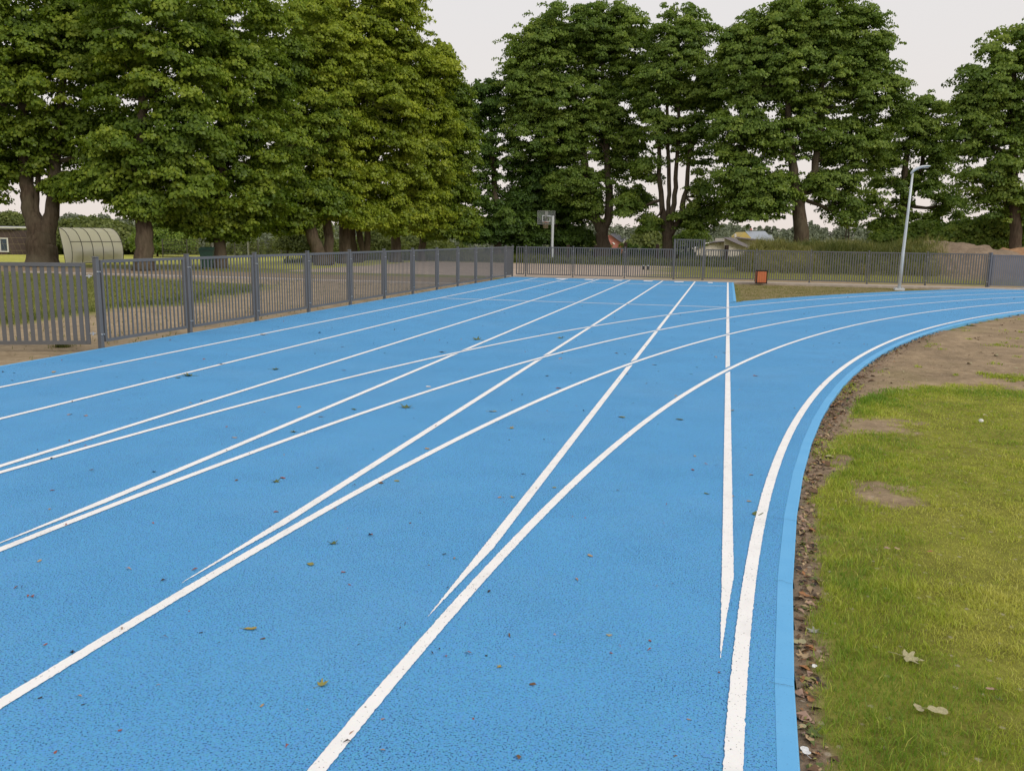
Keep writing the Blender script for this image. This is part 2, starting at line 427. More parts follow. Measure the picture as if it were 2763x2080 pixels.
SOIL = np.array([.46, .345, .225]); SOIL_D = np.array([.2, .13, .085]); TURF = np.array([.30, .31, .07]); TURF_B = np.array([.43, .43, .085])
COURT = np.array([.66, .53, .44]); GRAVEL = np.array([.47, .365, .24])
def hgt(x, y):
    z = np.full_like(x, -.065)
    r = np.hypot(x+4, y-10)
    z = z - 5.0*sstep(72, 135, r) + 7.5*sstep(230, 640, r)*(0.75+.5*fbm(x/200, y/200, 3)) 
    # the far lawn on the left lies a little lower
    return z - .40*sstep(-22, -29, x)*sstep(47, 56, -.68*x+.73*y)
def gbase(px, D):
    p = base(px, D)
    for _ in range(4): p = base(px, D, float(hgt(np.array([p[0]]), np.array([p[1]]))[0]))
    return p
def bank(x, y):
    ax = sstep(.2, 1.7, x)*(1-sstep(60, 75, x)); c0 = 46.0+.0*x
    prof = sstep(-4.2, -.6, y-c0)*(1-sstep(2.0, 6.5, y-c0))
    top = 1.22+.28*(fbm(x*.25, y*.25, 8)-.5)*2*.6+.33*sstep(8.5, 10.5, x)
    dip = 1-.22*np.exp(-((x-13.2)/1.2)**2)
    return ax*prof*top*dip*(1+.22*sstep(8, 10, x)*(fbm(x*1.7, y*1.7, 71)-.5)*2)
def gcol(x, y):
    n = fbm(x*.5, y*.5, 2); n2 = fbm(x*2.2, y*2.2, 7)
    c = np.empty(x.shape+(3,)); c[...] = TURF*.9
    c[...] = TURF*.8*(1-n[..., None]*.4)+TURF_B*n[..., None]*.4
    def lay(mask, col):
        mk = np.clip(mask, 0, 1)[..., None]; c[...] = c*(1-mk)+np.asarray(col)*mk
    left = sstep(.0, .3, XL-x)
    # bright pitch beyond the trees on the left
    far = sstep(36.5, 39.5, y+.18*(x+24)+(n-.5)*2)*sstep(0, 4, -15-x+ (y-36)*.0)
    lay(left*far*1.0, np.array([.60, .60, .12])*(.85+.3*n[..., None]))
    lay(left*(1-far)*sstep(28.6, 29.2, y)*(1-sstep(32.5, 34.0, y+(n-.5)*2)), SOIL*.85)
    # between the fence and the pale kerb line
    strip_ = left*(1-sstep(28.2, 28.6, y))
    gv = sstep(-.5, .5, x-(-12.5-.16*np.maximum(y-17, 0)*1.0)+(n-.5)*1.6+(n2-.5)*.8)
    gv = np.maximum(gv, sstep(24.3, 26.5, y+(x+14)*.25+(n-.5)*2.5))
    lay(strip_*gv, GRAVEL*(.8+.4*n2[..., None]))
    lay(strip_*(1-gv)*.85, np.array([.22, .24, .055])*(.8+.5*n2[..., None]))
    lay(left*sstep(33.6, 35, y)*(1-sstep(-19.4, -18.9, -x-38.3))*0, COURT)
    # sandy court behind the fence
    n3 = fbm(x*.8, y*.8, 31)
    crt = sstep(-19.6, -19.0, x+(n-.5)*1.0)*(1-sstep(-4.6, -2.2, x+(y-44)*.05+(n3-.5)*5))*sstep(34.9, 35.3, y+(n-.5)*.5)*(1-sstep(52.5, 54, y))
    lay(crt, COURT*(.9+.2*n3[..., None]))
    lay(sstep(34.3, 34.7, y)*(1-sstep(36.5, 39, y+(n-.5)*4))*sstep(-3, 0, x), SOIL*1.05)
    # soil heaps at the right end of the bank
    heap = sstep(8.6, 10.2, x+(n-.5)*2)*sstep(41, 43, y)*(1-sstep(60, 63, y))
    lay(heap, np.where((x > 13.4)[..., None], np.array([.52, .30, .165]), np.array([.33, .25, .18]))*(.85+.3*n2[..., None]))
    # sparse olive turf of the wedge between straight and bend
    wedge = sstep(0, .2, x-XR)*sstep(22, 22.5, y)*(1-sstep(34.2, 34.4, y))*sstep(-.1, .1, np.hypot(x-XC, y-YC)-R_OUT)
    lay(wedge, np.array([.36, .285, .15])*(.85+.3*n2[..., None]))
    lay(sstep(150, 260, np.hypot(x, y)), np.array([.17, .19, .11])*(.8+.4*n[..., None]))
    return c
def axis(lo, hi, f0, f1, fine, grow=1.12):
    a = list(np.arange(f0, f1+1e-6, fine)); s_ = fine
    while a[-1] < hi: s_ *= grow; a.append(a[-1]+s_)
    s_ = fine; b = []; x = f0
    while x > lo: s_ *= grow; x -= s_; b.append(x)
    return np.array(b[::-1]+a)
gx, gy = axis(-900, 900, -34, 24, .22), axis(-60, 1500, 6, 62, .22)
GX, GY = np.meshgrid(gx, gy); Z = hgt(GX, GY)+bank(GX, GY)
Z += .03*(fbm(GX*1.3, GY*1.3, 40)-.5)*((np.hypot(GX-XC, GY-YC) > R_OUT+.4) & ((GX > XR) | (GX < XL-.3)))
idx = np.arange(GX.size).reshape(GX.shape)
fq = np.stack([idx[:-1, :-1], idx[:-1, 1:], idx[1:, 1:], idx[1:, :-1]], -1).reshape(-1, 4)
o = np_mesh('ground', np.stack([GX, GY, Z], -1).reshape(-1, 3), [fq], MT['ground'], vcol=gcol(GX, GY).reshape(-1, 3), smooth=True)
tag(o, 'turf, soil and sandy ground around the running track', 'ground', kind='structure')

# infield soil sheet, fine near the camera
ix, iy = np.concatenate([np.arange(.1, 4, .03), np.arange(4, 30, .3)]), np.concatenate([np.arange(-12, 2, .4), np.arange(2, 12, .03), np.arange(12, 40, .25)])
IX, IY = np.meshgrid(ix, iy); D_ = inside_d(IX, IY)
IZ = -.028+.018*(fbm(IX*4, IY*4, 9)-.5)+.016*(fbm(IX*16, IY*16, 19)-.5)+.02*sstep(.1, .5, D_)
lm = lawn_mask(IX, IY)[..., None]; n = fbm(IX*3, IY*3, 6)[..., None]; gt = green_tuft(IX, IY)[..., None]
sc_ = SOIL*(.72+.55*n)*(.8+.4*fbm(IX*14, IY*14, 33)[..., None]); sc_ = sc_*(1-.35*gt)+np.array([.32, .31, .11])*.35*gt
near = (1-sstep(.12, .3, D_))[..., None]; sc_ = sc_*(1-.55*near)+np.array([.32, .23, .175])*.55*near
IC = sc_*(1-lm)+(np.array([.32, .32, .062])*(.75+.5*fbm(IX*9, IY*9, 44))[..., None])*lm
idx = np.arange(IX.size).reshape(IX.shape); keep = (D_ > -.02); 
fq = np.stack([idx[:-1, :-1], idx[:-1, 1:], idx[1:, 1:], idx[1:, :-1]], -1).reshape(-1, 4)
fq = fq[keep.ravel()[fq].all(1)]
o = np_mesh('infield_soil', np.stack([IX, IY, IZ], -1).reshape(-1, 3), [fq], MT['soil'], vcol=IC.reshape(-1, 3), smooth=True)
tag(o, 'bare brown soil of the infield inside the bend', 'soil', kind='structure')
def infield_z(x, y):
    return -.028+.018*(fbm(x*4, y*4, 9)-.5)+.016*(fbm(x*16, y*16, 19)-.5)+.02*sstep(.1, .5, inside_d(x, y))

# ------------------------------------------------------------------ grass
def blades(name, px, py, pz, h, wd, tint, lean, mat, rng):
    n = len(px); an = rng.uniform(0, 2*np.pi, n); la = rng.uniform(0, 2*np.pi, n)
    dx, dy = np.cos(an)*wd/2, np.sin(an)*wd/2; lx, ly = np.cos(la)*lean*h, np.sin(la)*lean*h
    z0 = pz-.01
    def p(fx, fl, fz, s): return np.stack([px+dx*s*fx+lx*fl, py+dy*s*fx+ly*fl, z0+h*fz], 1)
    v = np.stack([p(1, 0, 0, -1), p(1, 0, 0, 1), p(.8, .3, .55, -1), p(.8, .3, .55, 1), p(0, 1, 1-.25*np.clip(lean, 0, 1.5), 1)], 1).reshape(-1, 3)
    b = np.arange(n)*5
    return np_mesh(name, v, [np.stack([b, b+1, b+3, b+2], 1), np.stack([b+2, b+3, b+4], 1)], mat, face_attr={'tint': np.concatenate([tint, tint])})
rng = np.random.default_rng(12)
PX, PY = [], []
for (x0, x1, y0, y1, dn) in ((.2, 2.2, 2.2, 4.2, 17000), (.2, 3.2, 4.2, 7, 8500), (.3, 5, 7, 11, 4200), (2.2, 4, 2.2, 4.2, 3000), (3.2, 6, 4.2, 7, 2500), (5, 9, 5, 11, 1000)):
    n = int((x1-x0)*(y1-y0)*dn); PX.append(rng.uniform(x0, x1, n)); PY.append(rng.uniform(y0, y1, n))
PX, PY = np.concatenate(PX), np.concatenate(PY)
mk = lawn_mask(PX, PY); k = (rng.random(len(PX)) < mk*1.0) & (inside_d(PX, PY) > .03); PX, PY, mk = PX[k], PY[k], mk[k]
dist = np.hypot(PX, PY); edge = 1-sstep(.25, .75, inside_d(PX, PY)-.12+(fbm(PX*4, PY*4, 77)-.5)*.5)
tn = fbm(PX*1.3, PY*1.3, 51); tn2 = fbm(PX*6, PY*6, 52)
rim = np.clip(1-np.abs(PY-lawn_edge(PX)+.2)/.6, 0, 1)
tint = np.clip(.60+(tn-.5)*1.1+(tn2-.5)*.6+rng.normal(0, .17, len(PX))-.30*edge-.28*rim, 0, 1)
straw = rng.random(len(PX)) < .02; tint[straw] = 1
h = rng.uniform(.012, .030, len(PX))*(1+1.2*edge*rng.random(len(PX))+.7*rim+.5*(fbm(PX*5, PY*5, 93) > .62))
wd = rng.uniform(.0016, .0032, len(PX))*np.clip(dist/3.2, 1, 3)
o = blades('lawn_grass', PX, PY, infield_z(PX, PY), h, wd, tint, rng.uniform(.15, 1.0, len(PX)), MT['grass'], rng)
tag(o, 'short yellow-green lawn grass inside the bend', 'grass', kind='stuff')
# weeds and thin tufts on the bare soil
cx_, cy_ = rng.uniform(.5, 12, 1500), rng.uniform(3.0, 26, 1500)
ok = (inside_d(cx_, cy_) > .12) & (lawn_mask(cx_, cy_) < .3) & (rng.random(1500) < .12+.9*green_tuft(cx_, cy_)); cx_, cy_ = cx_[ok], cy_[ok]
# two thicker patches of grass the photo shows beyond the lawn's edge
ex = np.concatenate([cx_, rng.normal(3.55, .28, 60), rng.normal(1.25, .13, 30), rng.normal(4.6, .5, 24), rng.normal(.82, .06, 18)]); ey = np.concatenate([cy_, rng.normal(11.4, .16, 60), rng.normal(10.2, .4, 30), rng.normal(15, .9, 24), rng.normal(7.0, .35, 18)])
fw = on_ground(168, 925)
wq = [rng.normal(fw[0], .06, 900)] + [rng.normal(XF+.02, .04, 30) for _ in range(16)]; wy_ = [rng.normal(fw[1], .05, 900)] + [rng.normal(FYS, .09, 30) for FYS in rng.uniform(10, 30, 16)]
wq, wy_ = np.concatenate(wq)[600:], np.concatenate(wy_)[600:]
nb = rng.integers(10, 34, len(ex)); rad = rng.uniform(.02, .07, len(ex))
wx = np.repeat(ex, nb)+rng.normal(0, 1, nb.sum())*np.repeat(rad, nb); wy = np.repeat(ey, nb)+rng.normal(0, 1, nb.sum())*np.repeat(rad, nb)
k = inside_d(wx, wy) > .02; wx, wy = wx[k], wy[k]
o = blades('grass_tufts', wx, wy, infield_z(wx, wy), rng.uniform(.02, .065, len(wx)), np.clip(np.hypot(wx, wy)*.0009, .003, .012), np.clip(rng.normal(.42, .2, len(wx)), 0, 1), rng.uniform(.4, 1.6, len(wx)), MT['grass'], rng)
tag(o, 'thin green tufts scattered over the bare soil', 'grass', kind='stuff')
o = blades('fence_weeds', wq, wy_, hgt(wq, wy_), rng.uniform(.04, .14, len(wq)), rng.uniform(.006, .012, len(wq)), np.clip(rng.normal(.5, .2, len(wq)), 0, 1), rng.uniform(.3, 1.3, len(wq)), MT['drygrass'], rng)
tag(o, 'small green weeds growing at the foot of the left fence', 'weeds', kind='stuff')
# verge beyond the left fence and thin turf of the wedge
vx, vy = rng.uniform(-26, XL-.3, 90000), rng.uniform(9, 29, 90000)
gm = gcol(vx, vy); k = (gm[:, 1] > gm[:, 0]*.98) | (rng.random(len(vx)) < .05); vx, vy = vx[k], vy[k]
rim = np.exp(-((vx+12.9+.16*np.maximum(vy-17, 0))/.5)**2)
o = blades('verge_grass', vx, vy, hgt(vx, vy), rng.uniform(.03, .09, len(vx))*(1+1.3*rim), rng.uniform(.008, .018, len(vx)), np.clip(rng.normal(.45, .25, len(vx))-.35*rim, 0, 1), rng.uniform(.3, 1.2, len(vx)), MT['drygrass'], rng)
tag(o, 'green verge grass behind the left fence', 'grass', kind='stuff')
vx, vy = rng.uniform(XR+.1, 12, 60000), rng.uniform(23, 33.5, 60000)
k = np.hypot(vx-XC, vy-YC) > R_OUT+.08; vx, vy = vx[k], vy[k]
o = blades('wedge_grass', vx, vy, hgt(vx, vy), rng.uniform(.02, .05, len(vx)), rng.uniform(.008, .016, len(vx)), np.clip(rng.normal(.72, .2, len(vx)), 0, 1), rng.uniform(.5, 1.5, len(vx)), MT['drygrass'], rng)
tag(o, 'sparse olive grass on the wedge between straight and bend', 'grass', kind='stuff')
# tall grass on the bank
bx, by = rng.uniform(-1, 16, 90000), rng.uniform(42, 52, 90000)
k = (bank(bx, by) > .12) & (bx+rng.normal(0, .5, len(bx)) < 9.4); bx, by = bx[k], by[k]
o = blades('tall_bank_grass', bx, by, hgt(bx, by)+bank(bx, by), rng.uniform(.12, .55, len(bx))*(.25+1.6*fbm(bx*1.1, by*1.1, 61)**1.5+.5*(vnoise(bx*3, by*3, 66) > .72)), rng.uniform(.012, .03, len(bx)), np.clip(rng.normal(.55, .24, len(bx))+1.3*(fbm(bx*.8, by*.8, 62)-.5), 0, 1), rng.uniform(.15, .7, len(bx)), MT['drygrass'], rng)
tag(o, 'tall wild grass on the bank behind the far fence', 'grass', kind='stuff')
# rough low growth beyond the court
bx, by = rng.uniform(-30, 4, 60000), rng.uniform(54, 70, 60000)
o = blades('rough_grass', bx, by, hgt(bx, by), rng.uniform(.15, .6, len(bx)), rng.uniform(.03, .07, len(bx)), np.clip(rng.normal(.3, .2, len(bx)), 0, 1), rng.uniform(.2, .9, len(bx)), MT['drygrass'], rng)
tag(o, 'rough dark grass beyond the sandy court', 'grass', kind='stuff')

# ------------------------------------------------------------------ fences
def post_mesh(h, hw=.032, cap=True):
    mb = MB(); mb.bbox(-hw, hw, -hw, hw, -.1, h, .006); mb.bbox(-hw-.004, hw+.004, -hw-.004, hw+.004, h, h+.018, .005)
    return mb
def bolts(mb, h, hw, ax):
    mb.cur = 1
    for z in (.19, h-.16):
        for s in (-1, 1):
            mb.tube([(hw, s*.02, z), (hw+.016, s*.02, z)], .011, 6)
    mb.cur = 0
def panel_mesh(Lp, h, z0, slat, pitch, th=.006, fr=.042, depth=.02):
    mb = MB(); d = depth
    mb.bbox(0, fr, -d, d, z0, h, .004); mb.bbox(Lp-fr, Lp, -d, d, z0, h, .004)
    mb.box(fr, Lp-fr, -d, d, z0, z0+fr); mb.box(fr, Lp-fr, -d, d, h-fr, h)
    n = int((Lp-2*fr)/pitch); off = (Lp-2*fr-n*pitch)/2+pitch/2
    for i in range(n):
        x = fr+off+i*pitch; mb.box(x-slat/2, x+slat/2, -th, th, z0+fr, h-fr)
    return mb
FH = 1.215
# left fence: along Y at XF
FY, FS = 10.06, 2.05
lf = empty('slat_fence', (XF, FY, 0), 0, 'long dark grey slat fence along the left side of the straight', 'fence')
mb = post_mesh(FH+.03); bolts(mb, FH, .032, 0)
p0 = mb.build('post', [MT['fence'], MT['steel']], lf)
pn = panel_mesh(FS-.15, FH, .075, .026, .098, .006).build('panel', MT['fence'], lf); pn.location = (0, .075, 0); pn.rotation_euler.z = R(90)
for i in range(1, 12):
    dup(p0, lf, (0, FS*i, 0))
    if i < 11: dup(pn, lf, (0, FS*i+.075, 0))
dup(p0, lf, (0, FS*11+1.15, 0)); e_ = dup(pn, lf, (0, FS*11+.075, 0)); e_.scale.x = .53
# gate leaf at the near end of the left fence
gd = Vector((-.93, -.37, 0)).normalized()
gt_ = empty('slat_gate', (XF-.06, FY-.03, 0), math.atan2(gd.y, gd.x), 'grey gate leaf of wide slats at the near end of the left fence', 'gate')
g = panel_mesh(2.6, FH-.04, .05, .053, .092, .006, .05).build('panel', MT['fence'], gt_); g.location.x = .07
for z in (.2, FH-.22):
    mb = MB(); mb.tube([(-.01, 0, z), (.08, 0, z)], .009, 8); mb.tube([(.03, 0, z-.022), (.03, 0, z+.022)], .016, 8); mb.build('hinge', MT['steel'], gt_)
# far fence
FA, FB = Vector((-8.43, 34.15, 0)), Vector((9.45, 34.95, 0))
fdir = (FB-FA).normalized(); fang = math.atan2(fdir.y, fdir.x)
def far_x(px): return None
ff = empty('slat_fence', FA, fang, 'long grey slat fence across the far end of the track', 'fence')
pxs = [1418, 1545, 1684, 1816.8, 1895, 2037, 2183.4, 2338.9, 2496.5, 2662]
ds = []
for px in pxs:
    # where the pixel column meets the fence line
    d = FW + (px-PW/2)/CF*RT - (760-PH/2)/CF*UP
    A = np.array([[d[0], -fdir.x], [d[1], -fdir.y]]); s_ = np.linalg.solve(A, np.array([FA.x, FA.y])); ds.append(float(s_[1]))
mb = post_mesh(FH+.03, .03); bolts(mb, FH, .03, 0)
pf0 = None
ends = [0.0]+ds
for i, d in enumerate(ds):
    if i in (3, 4): continue
    if pf0 is None: pf0 = mb.build('post', [MT['fence'], MT['steel']], ff); pf0.location = (d, 0, 0); pf0.rotation_euler.z = R(-90)
    else: dup(pf0, ff, (d, 0, 0))
for i in range(len(ends)-1):
    a, b = ends[i], ends[i+1]
    if i == 4: continue
    q_ = panel_mesh(b-a-.12, FH, .075, .042, .090, .006).build('panel', MT['fence'], ff); q_.location = (a+.06, 0, 0)
# narrow tall gate in the far fence
gA = FA+fdir*ds[3]; gw = ds[4]-ds[3]
tg = empty('slat_gate', gA, fang, 'tall narrow slat gate rising above the far fence', 'gate')
mb = post_mesh(1.58, .045); k1 = mb.build('post', MT['fence'], tg); dup(k1, tg, (gw, 0, 0))
q_ = panel_mesh(gw-.16, 1.60, .07, .045, .090, .006, .045).build('panel', MT['fence'], tg); q_.location = (.08, 0, 0)
mb = MB(); mb.box(.06, .12, -.045, -.015, .85, 1.0); mb.tube([(.1, -.05, .93), (.1, -.09, .93), (.2, -.09, .93)], .011, 6); mb.build('handle', MT['black'], tg)
# bluish panels at the right end, set at an angle
bl = empty('slat_fence', FB, R(17), 'bluish grey close-slatted fence panels at the right end of the far fence', 'fence')
mb = post_mesh(FH+.03, .034); kp0 = mb.build('post', MT['fence_blue'], bl)
for i in range(4):
    if i: dup(kp0, bl, (1.62*i, 0, 0))
    if i < 3:
        q_ = panel_mesh(1.5, FH-.03, .05, .058, .078, .006, .04).build('panel', MT['fence_blue'], bl); q_.location = (1.62*i+.06, 0, 0)

# pale kerb line across the verge
mb = MB(); mb.bbox(-27, -8.6, 28.15, 28.45, -.2, -.005, .01)
tag(mb.build('kerb', MT['conc']), 'pale concrete kerb line across the verge behind the left fence', 'kerb', kind='structure')

# ------------------------------------------------------------------ small furniture
P = on_ground(2053, 765)
tb = empty('litter_bin', (P[0], P[1], 0), R(6), 'small orange wooden litter bin with black frame by the far fence', 'litter bin')
MT['bin_wood'] = None
q = Mat('orange_bin_planks'); f = q.noise(5.0, q.obj(), 4); wv = q.n('ShaderNodeTexWave'); wv.inputs['Scale'].default_value = 5.2; wv.inputs['Distortion'].default_value = .4; q.l(q.obj(), wv.inputs[0])
q.set(q.mix(q.ramp(f, [(.35, 0), (.65, .5)]), (.58, .17, .065), (.44, .12, .045)), .6); MT['bin_wood'] = q.m
mb = MB(); hw = .185
for sx_ in (-1, 1):
    for sy_ in (-1, 1): mb.bbox(sx_*hw-.017, sx_*hw+.017, sy_*.15-.017, sy_*.15+.017, 0, .49, .003)
for sy_ in (-1, 1):
    mb.box(-hw+.017, hw-.017, sy_*.15-.016, sy_*.15+.016, .455, .49); mb.box(-hw+.017, hw-.017, sy_*.15-.016, sy_*.15+.016, .01, .04)
for sx_ in (-1, 1):
    mb.box(sx_*hw-.016, sx_*hw+.016, -.133, .133, .455, .49); mb.box(sx_*hw-.016, sx_*hw+.016, -.133, .133, .01, .04)
mb.build('frame', MT['black'], tb)
mb = MB()
for i in range(4):
    x = -.165+i*.0838; mb.bbox(x, x+.079, -.158, -.140, .042, .453, .003); mb.bbox(x, x+.079, .140, .158, .042, .453, .003)
for sx_ in (-1, 1):
    for i in range(3): mb.bbox(sx_*hw-.009, sx_*hw+.009, -.13+i*.088, -.13+i*.088+.083, .042, .453, .003)
mb.build('planks', MT['bin_wood'], tb)
mb = MB(); mb.tube([(0, 0, .02), (0, 0, .44)], .125, 16); mb.build('liner', MT['black'], tb)

P = on_ground(2426, 779)
lp = empty('lamp_post', (P[0], P[1], 0), 0, 'tall pale grey lamp post standing at the edge of the bend', 'lamp post')
mb = MB(); mb.tube([(0, 0, -.05), (0, 0, 1.2), (.02, 0, 2.6), (.035, 0, 3.92)], [.060, .054, .044, .033], 16); mb.build('pole', MT['galv'], lp, True)
mb = MB(); mb.bbox(-.16, .16, -.16, .16, -.06, .012, .004)
for a in (-1, 1):
    for b in (-1, 1): mb.tube([(a*.12, b*.12, .012), (a*.12, b*.12, .05)], .014, 6)
mb.build('base_plate', MT['galv'], lp)
lh = MB()
prof = [(-.03, 3.90, .05, .045), (.04, 4.00, .065, .05), (.16, 4.085, .095, .05), (.32, 4.135, .11, .042), (.47, 4.155, .10, .03), (.56, 4.158, .06, .018)]
vs_ = []
for (x, z, wy_, th) in prof:
    for k_ in range(10):
        a = 2*math.pi*k_/10; vs_.append((x-.25*th*math.sin(a), wy_*math.cos(a), z+th*math.sin(a)))
fs_ = [(i*10+k_, i*10+(k_+1) % 10, (i+1)*10+(k_+1) % 10, (i+1)*10+k_) for i in range(len(prof)-1) for k_ in range(10)]+[tuple(range(9, -1, -1)), tuple(range(50, 60))]
lh.add(vs_, fs_); hd = lh.build('lamp_head', MT['galv'], lp, True)
mb = MB(); mb.bbox(.18, .5, -.07, .07, 4.088, 4.1, .002); MT['lens'] = plain('lamp_lens', (.55, .56, .56), .25); mb.build('lens', MT['lens'], hd)
lp.rotation_euler.y = R(.9)

P = base(1489, 56.7)
bh = empty('basketball_hoop', (P[0], P[1], -.06), math.atan2(P[1], P[0])-R(90)+R(8), 'basketball hoop with clear backboard on a grey pole behind the far fence', 'basketball hoop')
mb = MB(); mb.tube([(0, 0, -.1), (0, 0, 3.05)], .09, 12); mb.tube([(0, 0, 2.98), (-.22, .95, 3.02)], .07, 8); mb.build('pole', MT['galv'], bh, False)
bd = empty('backboard', (-.30, 1.02, 0)); bd.parent = bh
MT['acryl'] = None
q = Mat('clear_acrylic'); q.set((.5, .55, .55), .15, 0, .5); q.b.inputs['Alpha'].default_value = .10; MT['acryl'] = q.m
mb = MB(); mb.box(-.58, .58, -.012, .012, 2.53, 3.38); mb.build('glass_panel', MT['acryl'], bd)
mb = MB()
for (a, b, c_, d_) in ((-.6, .6, 2.505, 2.53), (-.6, .6, 3.38, 3.405), (-.6, -.575, 2.53, 3.38), (.575, .6, 2.53, 3.38)): mb.box(a, b, -.025, .025, c_, d_)
mb.build('board_frame', MT['dull'], bd)
mb = MB()
for (a, b, c_, d_) in ((-.27, .27, 2.68, 2.72), (-.27, .27, 3.06, 3.10), (-.27, -.23, 2.72, 3.06), (.23, .27, 2.72, 3.06)): mb.box(a, b, -.03, .03, c_, d_)
mb.build('target_square', MT['galv'], bd)
mb = MB(); mb.box(-.11, .11, -.05, -.02, 2.74, 3.37); mb.build('bracket', MT['dull'], bd)
mb = MB(); mb.tube([(-.29+.225*math.cos(a*math.pi/10), 1.35+.225*math.sin(a*math.pi/10), 2.68) for a in range(21)], .02, 6, False); mb.box(-.4, -.18, 1.03, 1.14, 2.63, 2.72); mb.build('rim', MT['orange'], bh)
mb = MB()
MT['net'] = plain('tan_net_cord', (.33, .27, .17), .9)
for a in range(12):
    for s_ in (-1, 1):
        pts = [(-.29+r*math.cos((a+s_*t_*.9)*math.pi/6), 1.35+r*math.sin((a+s_*t_*.9)*math.pi/6), 2.67-.42*t_) for t_, r in ((0, .22), (.33, .19), (.66, .155), (1, .14))]
        mb.tube(pts, .011, 4, False)
mb.build('net', MT['net'], bh)

# wheelie bin
P = base(560, 39.6)
wb = empty('wheelie_bin', (P[0], P[1], -.06), R(28), 'dark green wheelie bin beside a tree trunk behind the left fence', 'wheelie bin')
mb = MB()
b0 = [(-.23, -.25), (.23, -.25), (.23, .25), (-.23, .25)]
mb.add([(x, y, .06) for x, y in b0]+[(x*1.30, y*1.34, .82) for x, y in b0]+[(x*1.38, y*1.42, .82) for x, y in b0]+[(x*1.38, y*1.42, .88) for x, y in b0],
       [(3, 2, 1, 0)]+[(i, (i+1) % 4, 4+(i+1) % 4, 4+i) for i in range(4)]+[(4+i, 4+(i+1) % 4, 8+(i+1) % 4, 8+i) for i in range(4)]+[(8+i, 8+(i+1) % 4, 12+(i+1) % 4, 12+i) for i in range(4)]+[(12, 13, 14, 15)])
mb.build('body', MT['bin_green'], wb)
mb = MB(); mb.add([(-.34, -.40, .885), (.34, -.40, .885), (.34, .36, .95), (-.34, .36, .95), (-.30, -.36, .93), (.30, -.36, .93), (.30, .30, 1.0), (-.30, .30, 1.0)], [(0, 1, 5, 4), (1, 2, 6, 5), (2, 3, 7, 6), (3, 0, 4, 7), (4, 5, 6, 7), (3, 2, 1, 0)])
mb.tube([(-.3, .42, .93), (.3, .42, .93)], .02, 8); mb.build('lid', MT['bin_green'], wb)
for s_ in (-1, 1):
    mb = MB(); mb.tube([(s_*.24, .28, .1), (s_*.30, .28, .1)], .1, 14); mb.build('wheel', MT['black'], wb)

# dugout shelter with a curved translucent back
P = gbase(194, 52.0)
dg = empty('dugout_shelter', (P[0], P[1], P[2]-.03), R(72), 'white curved team shelter with dark ribs on the far lawn', 'team shelter')
Lx, N = 2.55, 5
cur = [(0.0, .10), (-.06, .3), (-.09, .55), (-.08, .8), (0.0, 1.07), (.14, 1.32), (.34, 1.52), (.58, 1.64), (.85, 1.70)]   # y (to the front), z
dg.scale = (1.34, 1.34, 1.34)
q = Mat('translucent_sheet'); q.set((.93, .91, .85), .4, 0, .5); q.b.inputs['Alpha'].default_value = .8; q.b.inputs['Transmission Weight'].default_value = 0
tr = q.n('ShaderNodeBsdfTranslucent'); tr.inputs[0].default_value = (.96, .94, .87, 1); ad = q.n('ShaderNodeMixShader'); ad.inputs[0].default_value = .72
q.l(q.b.outputs[0], ad.inputs[1]); q.l(tr.outputs[0], ad.inputs[2]); q.l(ad.outputs[0], q.out.inputs[0]); MT['sheet'] = q.m
skew = -.30                                   # the shell leans towards its open side
sk = lambda y, z: (y, z)
mb = MB(); n_ = len(cur)
for off in (0, .008):
    pass
vs_ = [(x, y+o_, z+o_*.3) for o_ in (0, .012) for x in (0, Lx) for (y, z) in cur]
fs_ = [(i, i+1, n_+i+1, n_+i) for i in range(n_-1)]+[(2*n_+i, 3*n_+i, 3*n_+i+1, 2*n_+i+1) for i in range(n_-1)]
mb.add(vs_, fs_); mb.build('back_sheet', MT['sheet'], dg, True)
for x in (0.004, Lx-.004):
    mb = MB(); pl = [(x, y+.012, z) for y, z in cur]+[(x, .62, .8), (x, .50, .1)]; mb.prism(pl, (.008, 0, 0)); mb.build('side_sheet', MT['sheet'], dg)
for i in range(N+1):
    x = Lx*i/N; mb = MB(); mb.tube([(x, y-.012, z) for y, z in cur], .016, 6); mb.build('rib', MT['rib'], dg)
mb = MB()
for (y, z) in (cur[0], cur[4]): mb.tube([(0, y-.014, z), (Lx, y-.014, z)], .016, 6)
mb.tube([(0, cur[-1][0], cur[-1][1]), (Lx, cur[-1][0], cur[-1][1])], .016, 6)
for x in (0, Lx): mb.tube([(x, cur[-1][0], cur[-1][1]), (x, .62, .8), (x, .5, .1)], .016, 6); mb.tube([(x, -.02, .09), (x, .9, .09)], .02, 6)
mb.build('frame', MT['rib'], dg)
for i in range(5):
    sx0 = .14+i*(Lx-.28)/5+.03
    mb = MB(); mb.bbox(sx0, sx0+.42, .22, .58, .36, .42, .02); mb.bbox(sx0, sx0+.42, .16, .22, .36, .72, .02); mb.build('seat', MT['seat'], dg)
mb = MB(); mb.box(.1, Lx-.1, .34, .40, .30, .345)
for x in (.2, Lx/2, Lx-.2): mb.box(x-.025, x+.025, .35, .39, 0, .30)
mb.build('seat_rail', MT['rib'], dg)

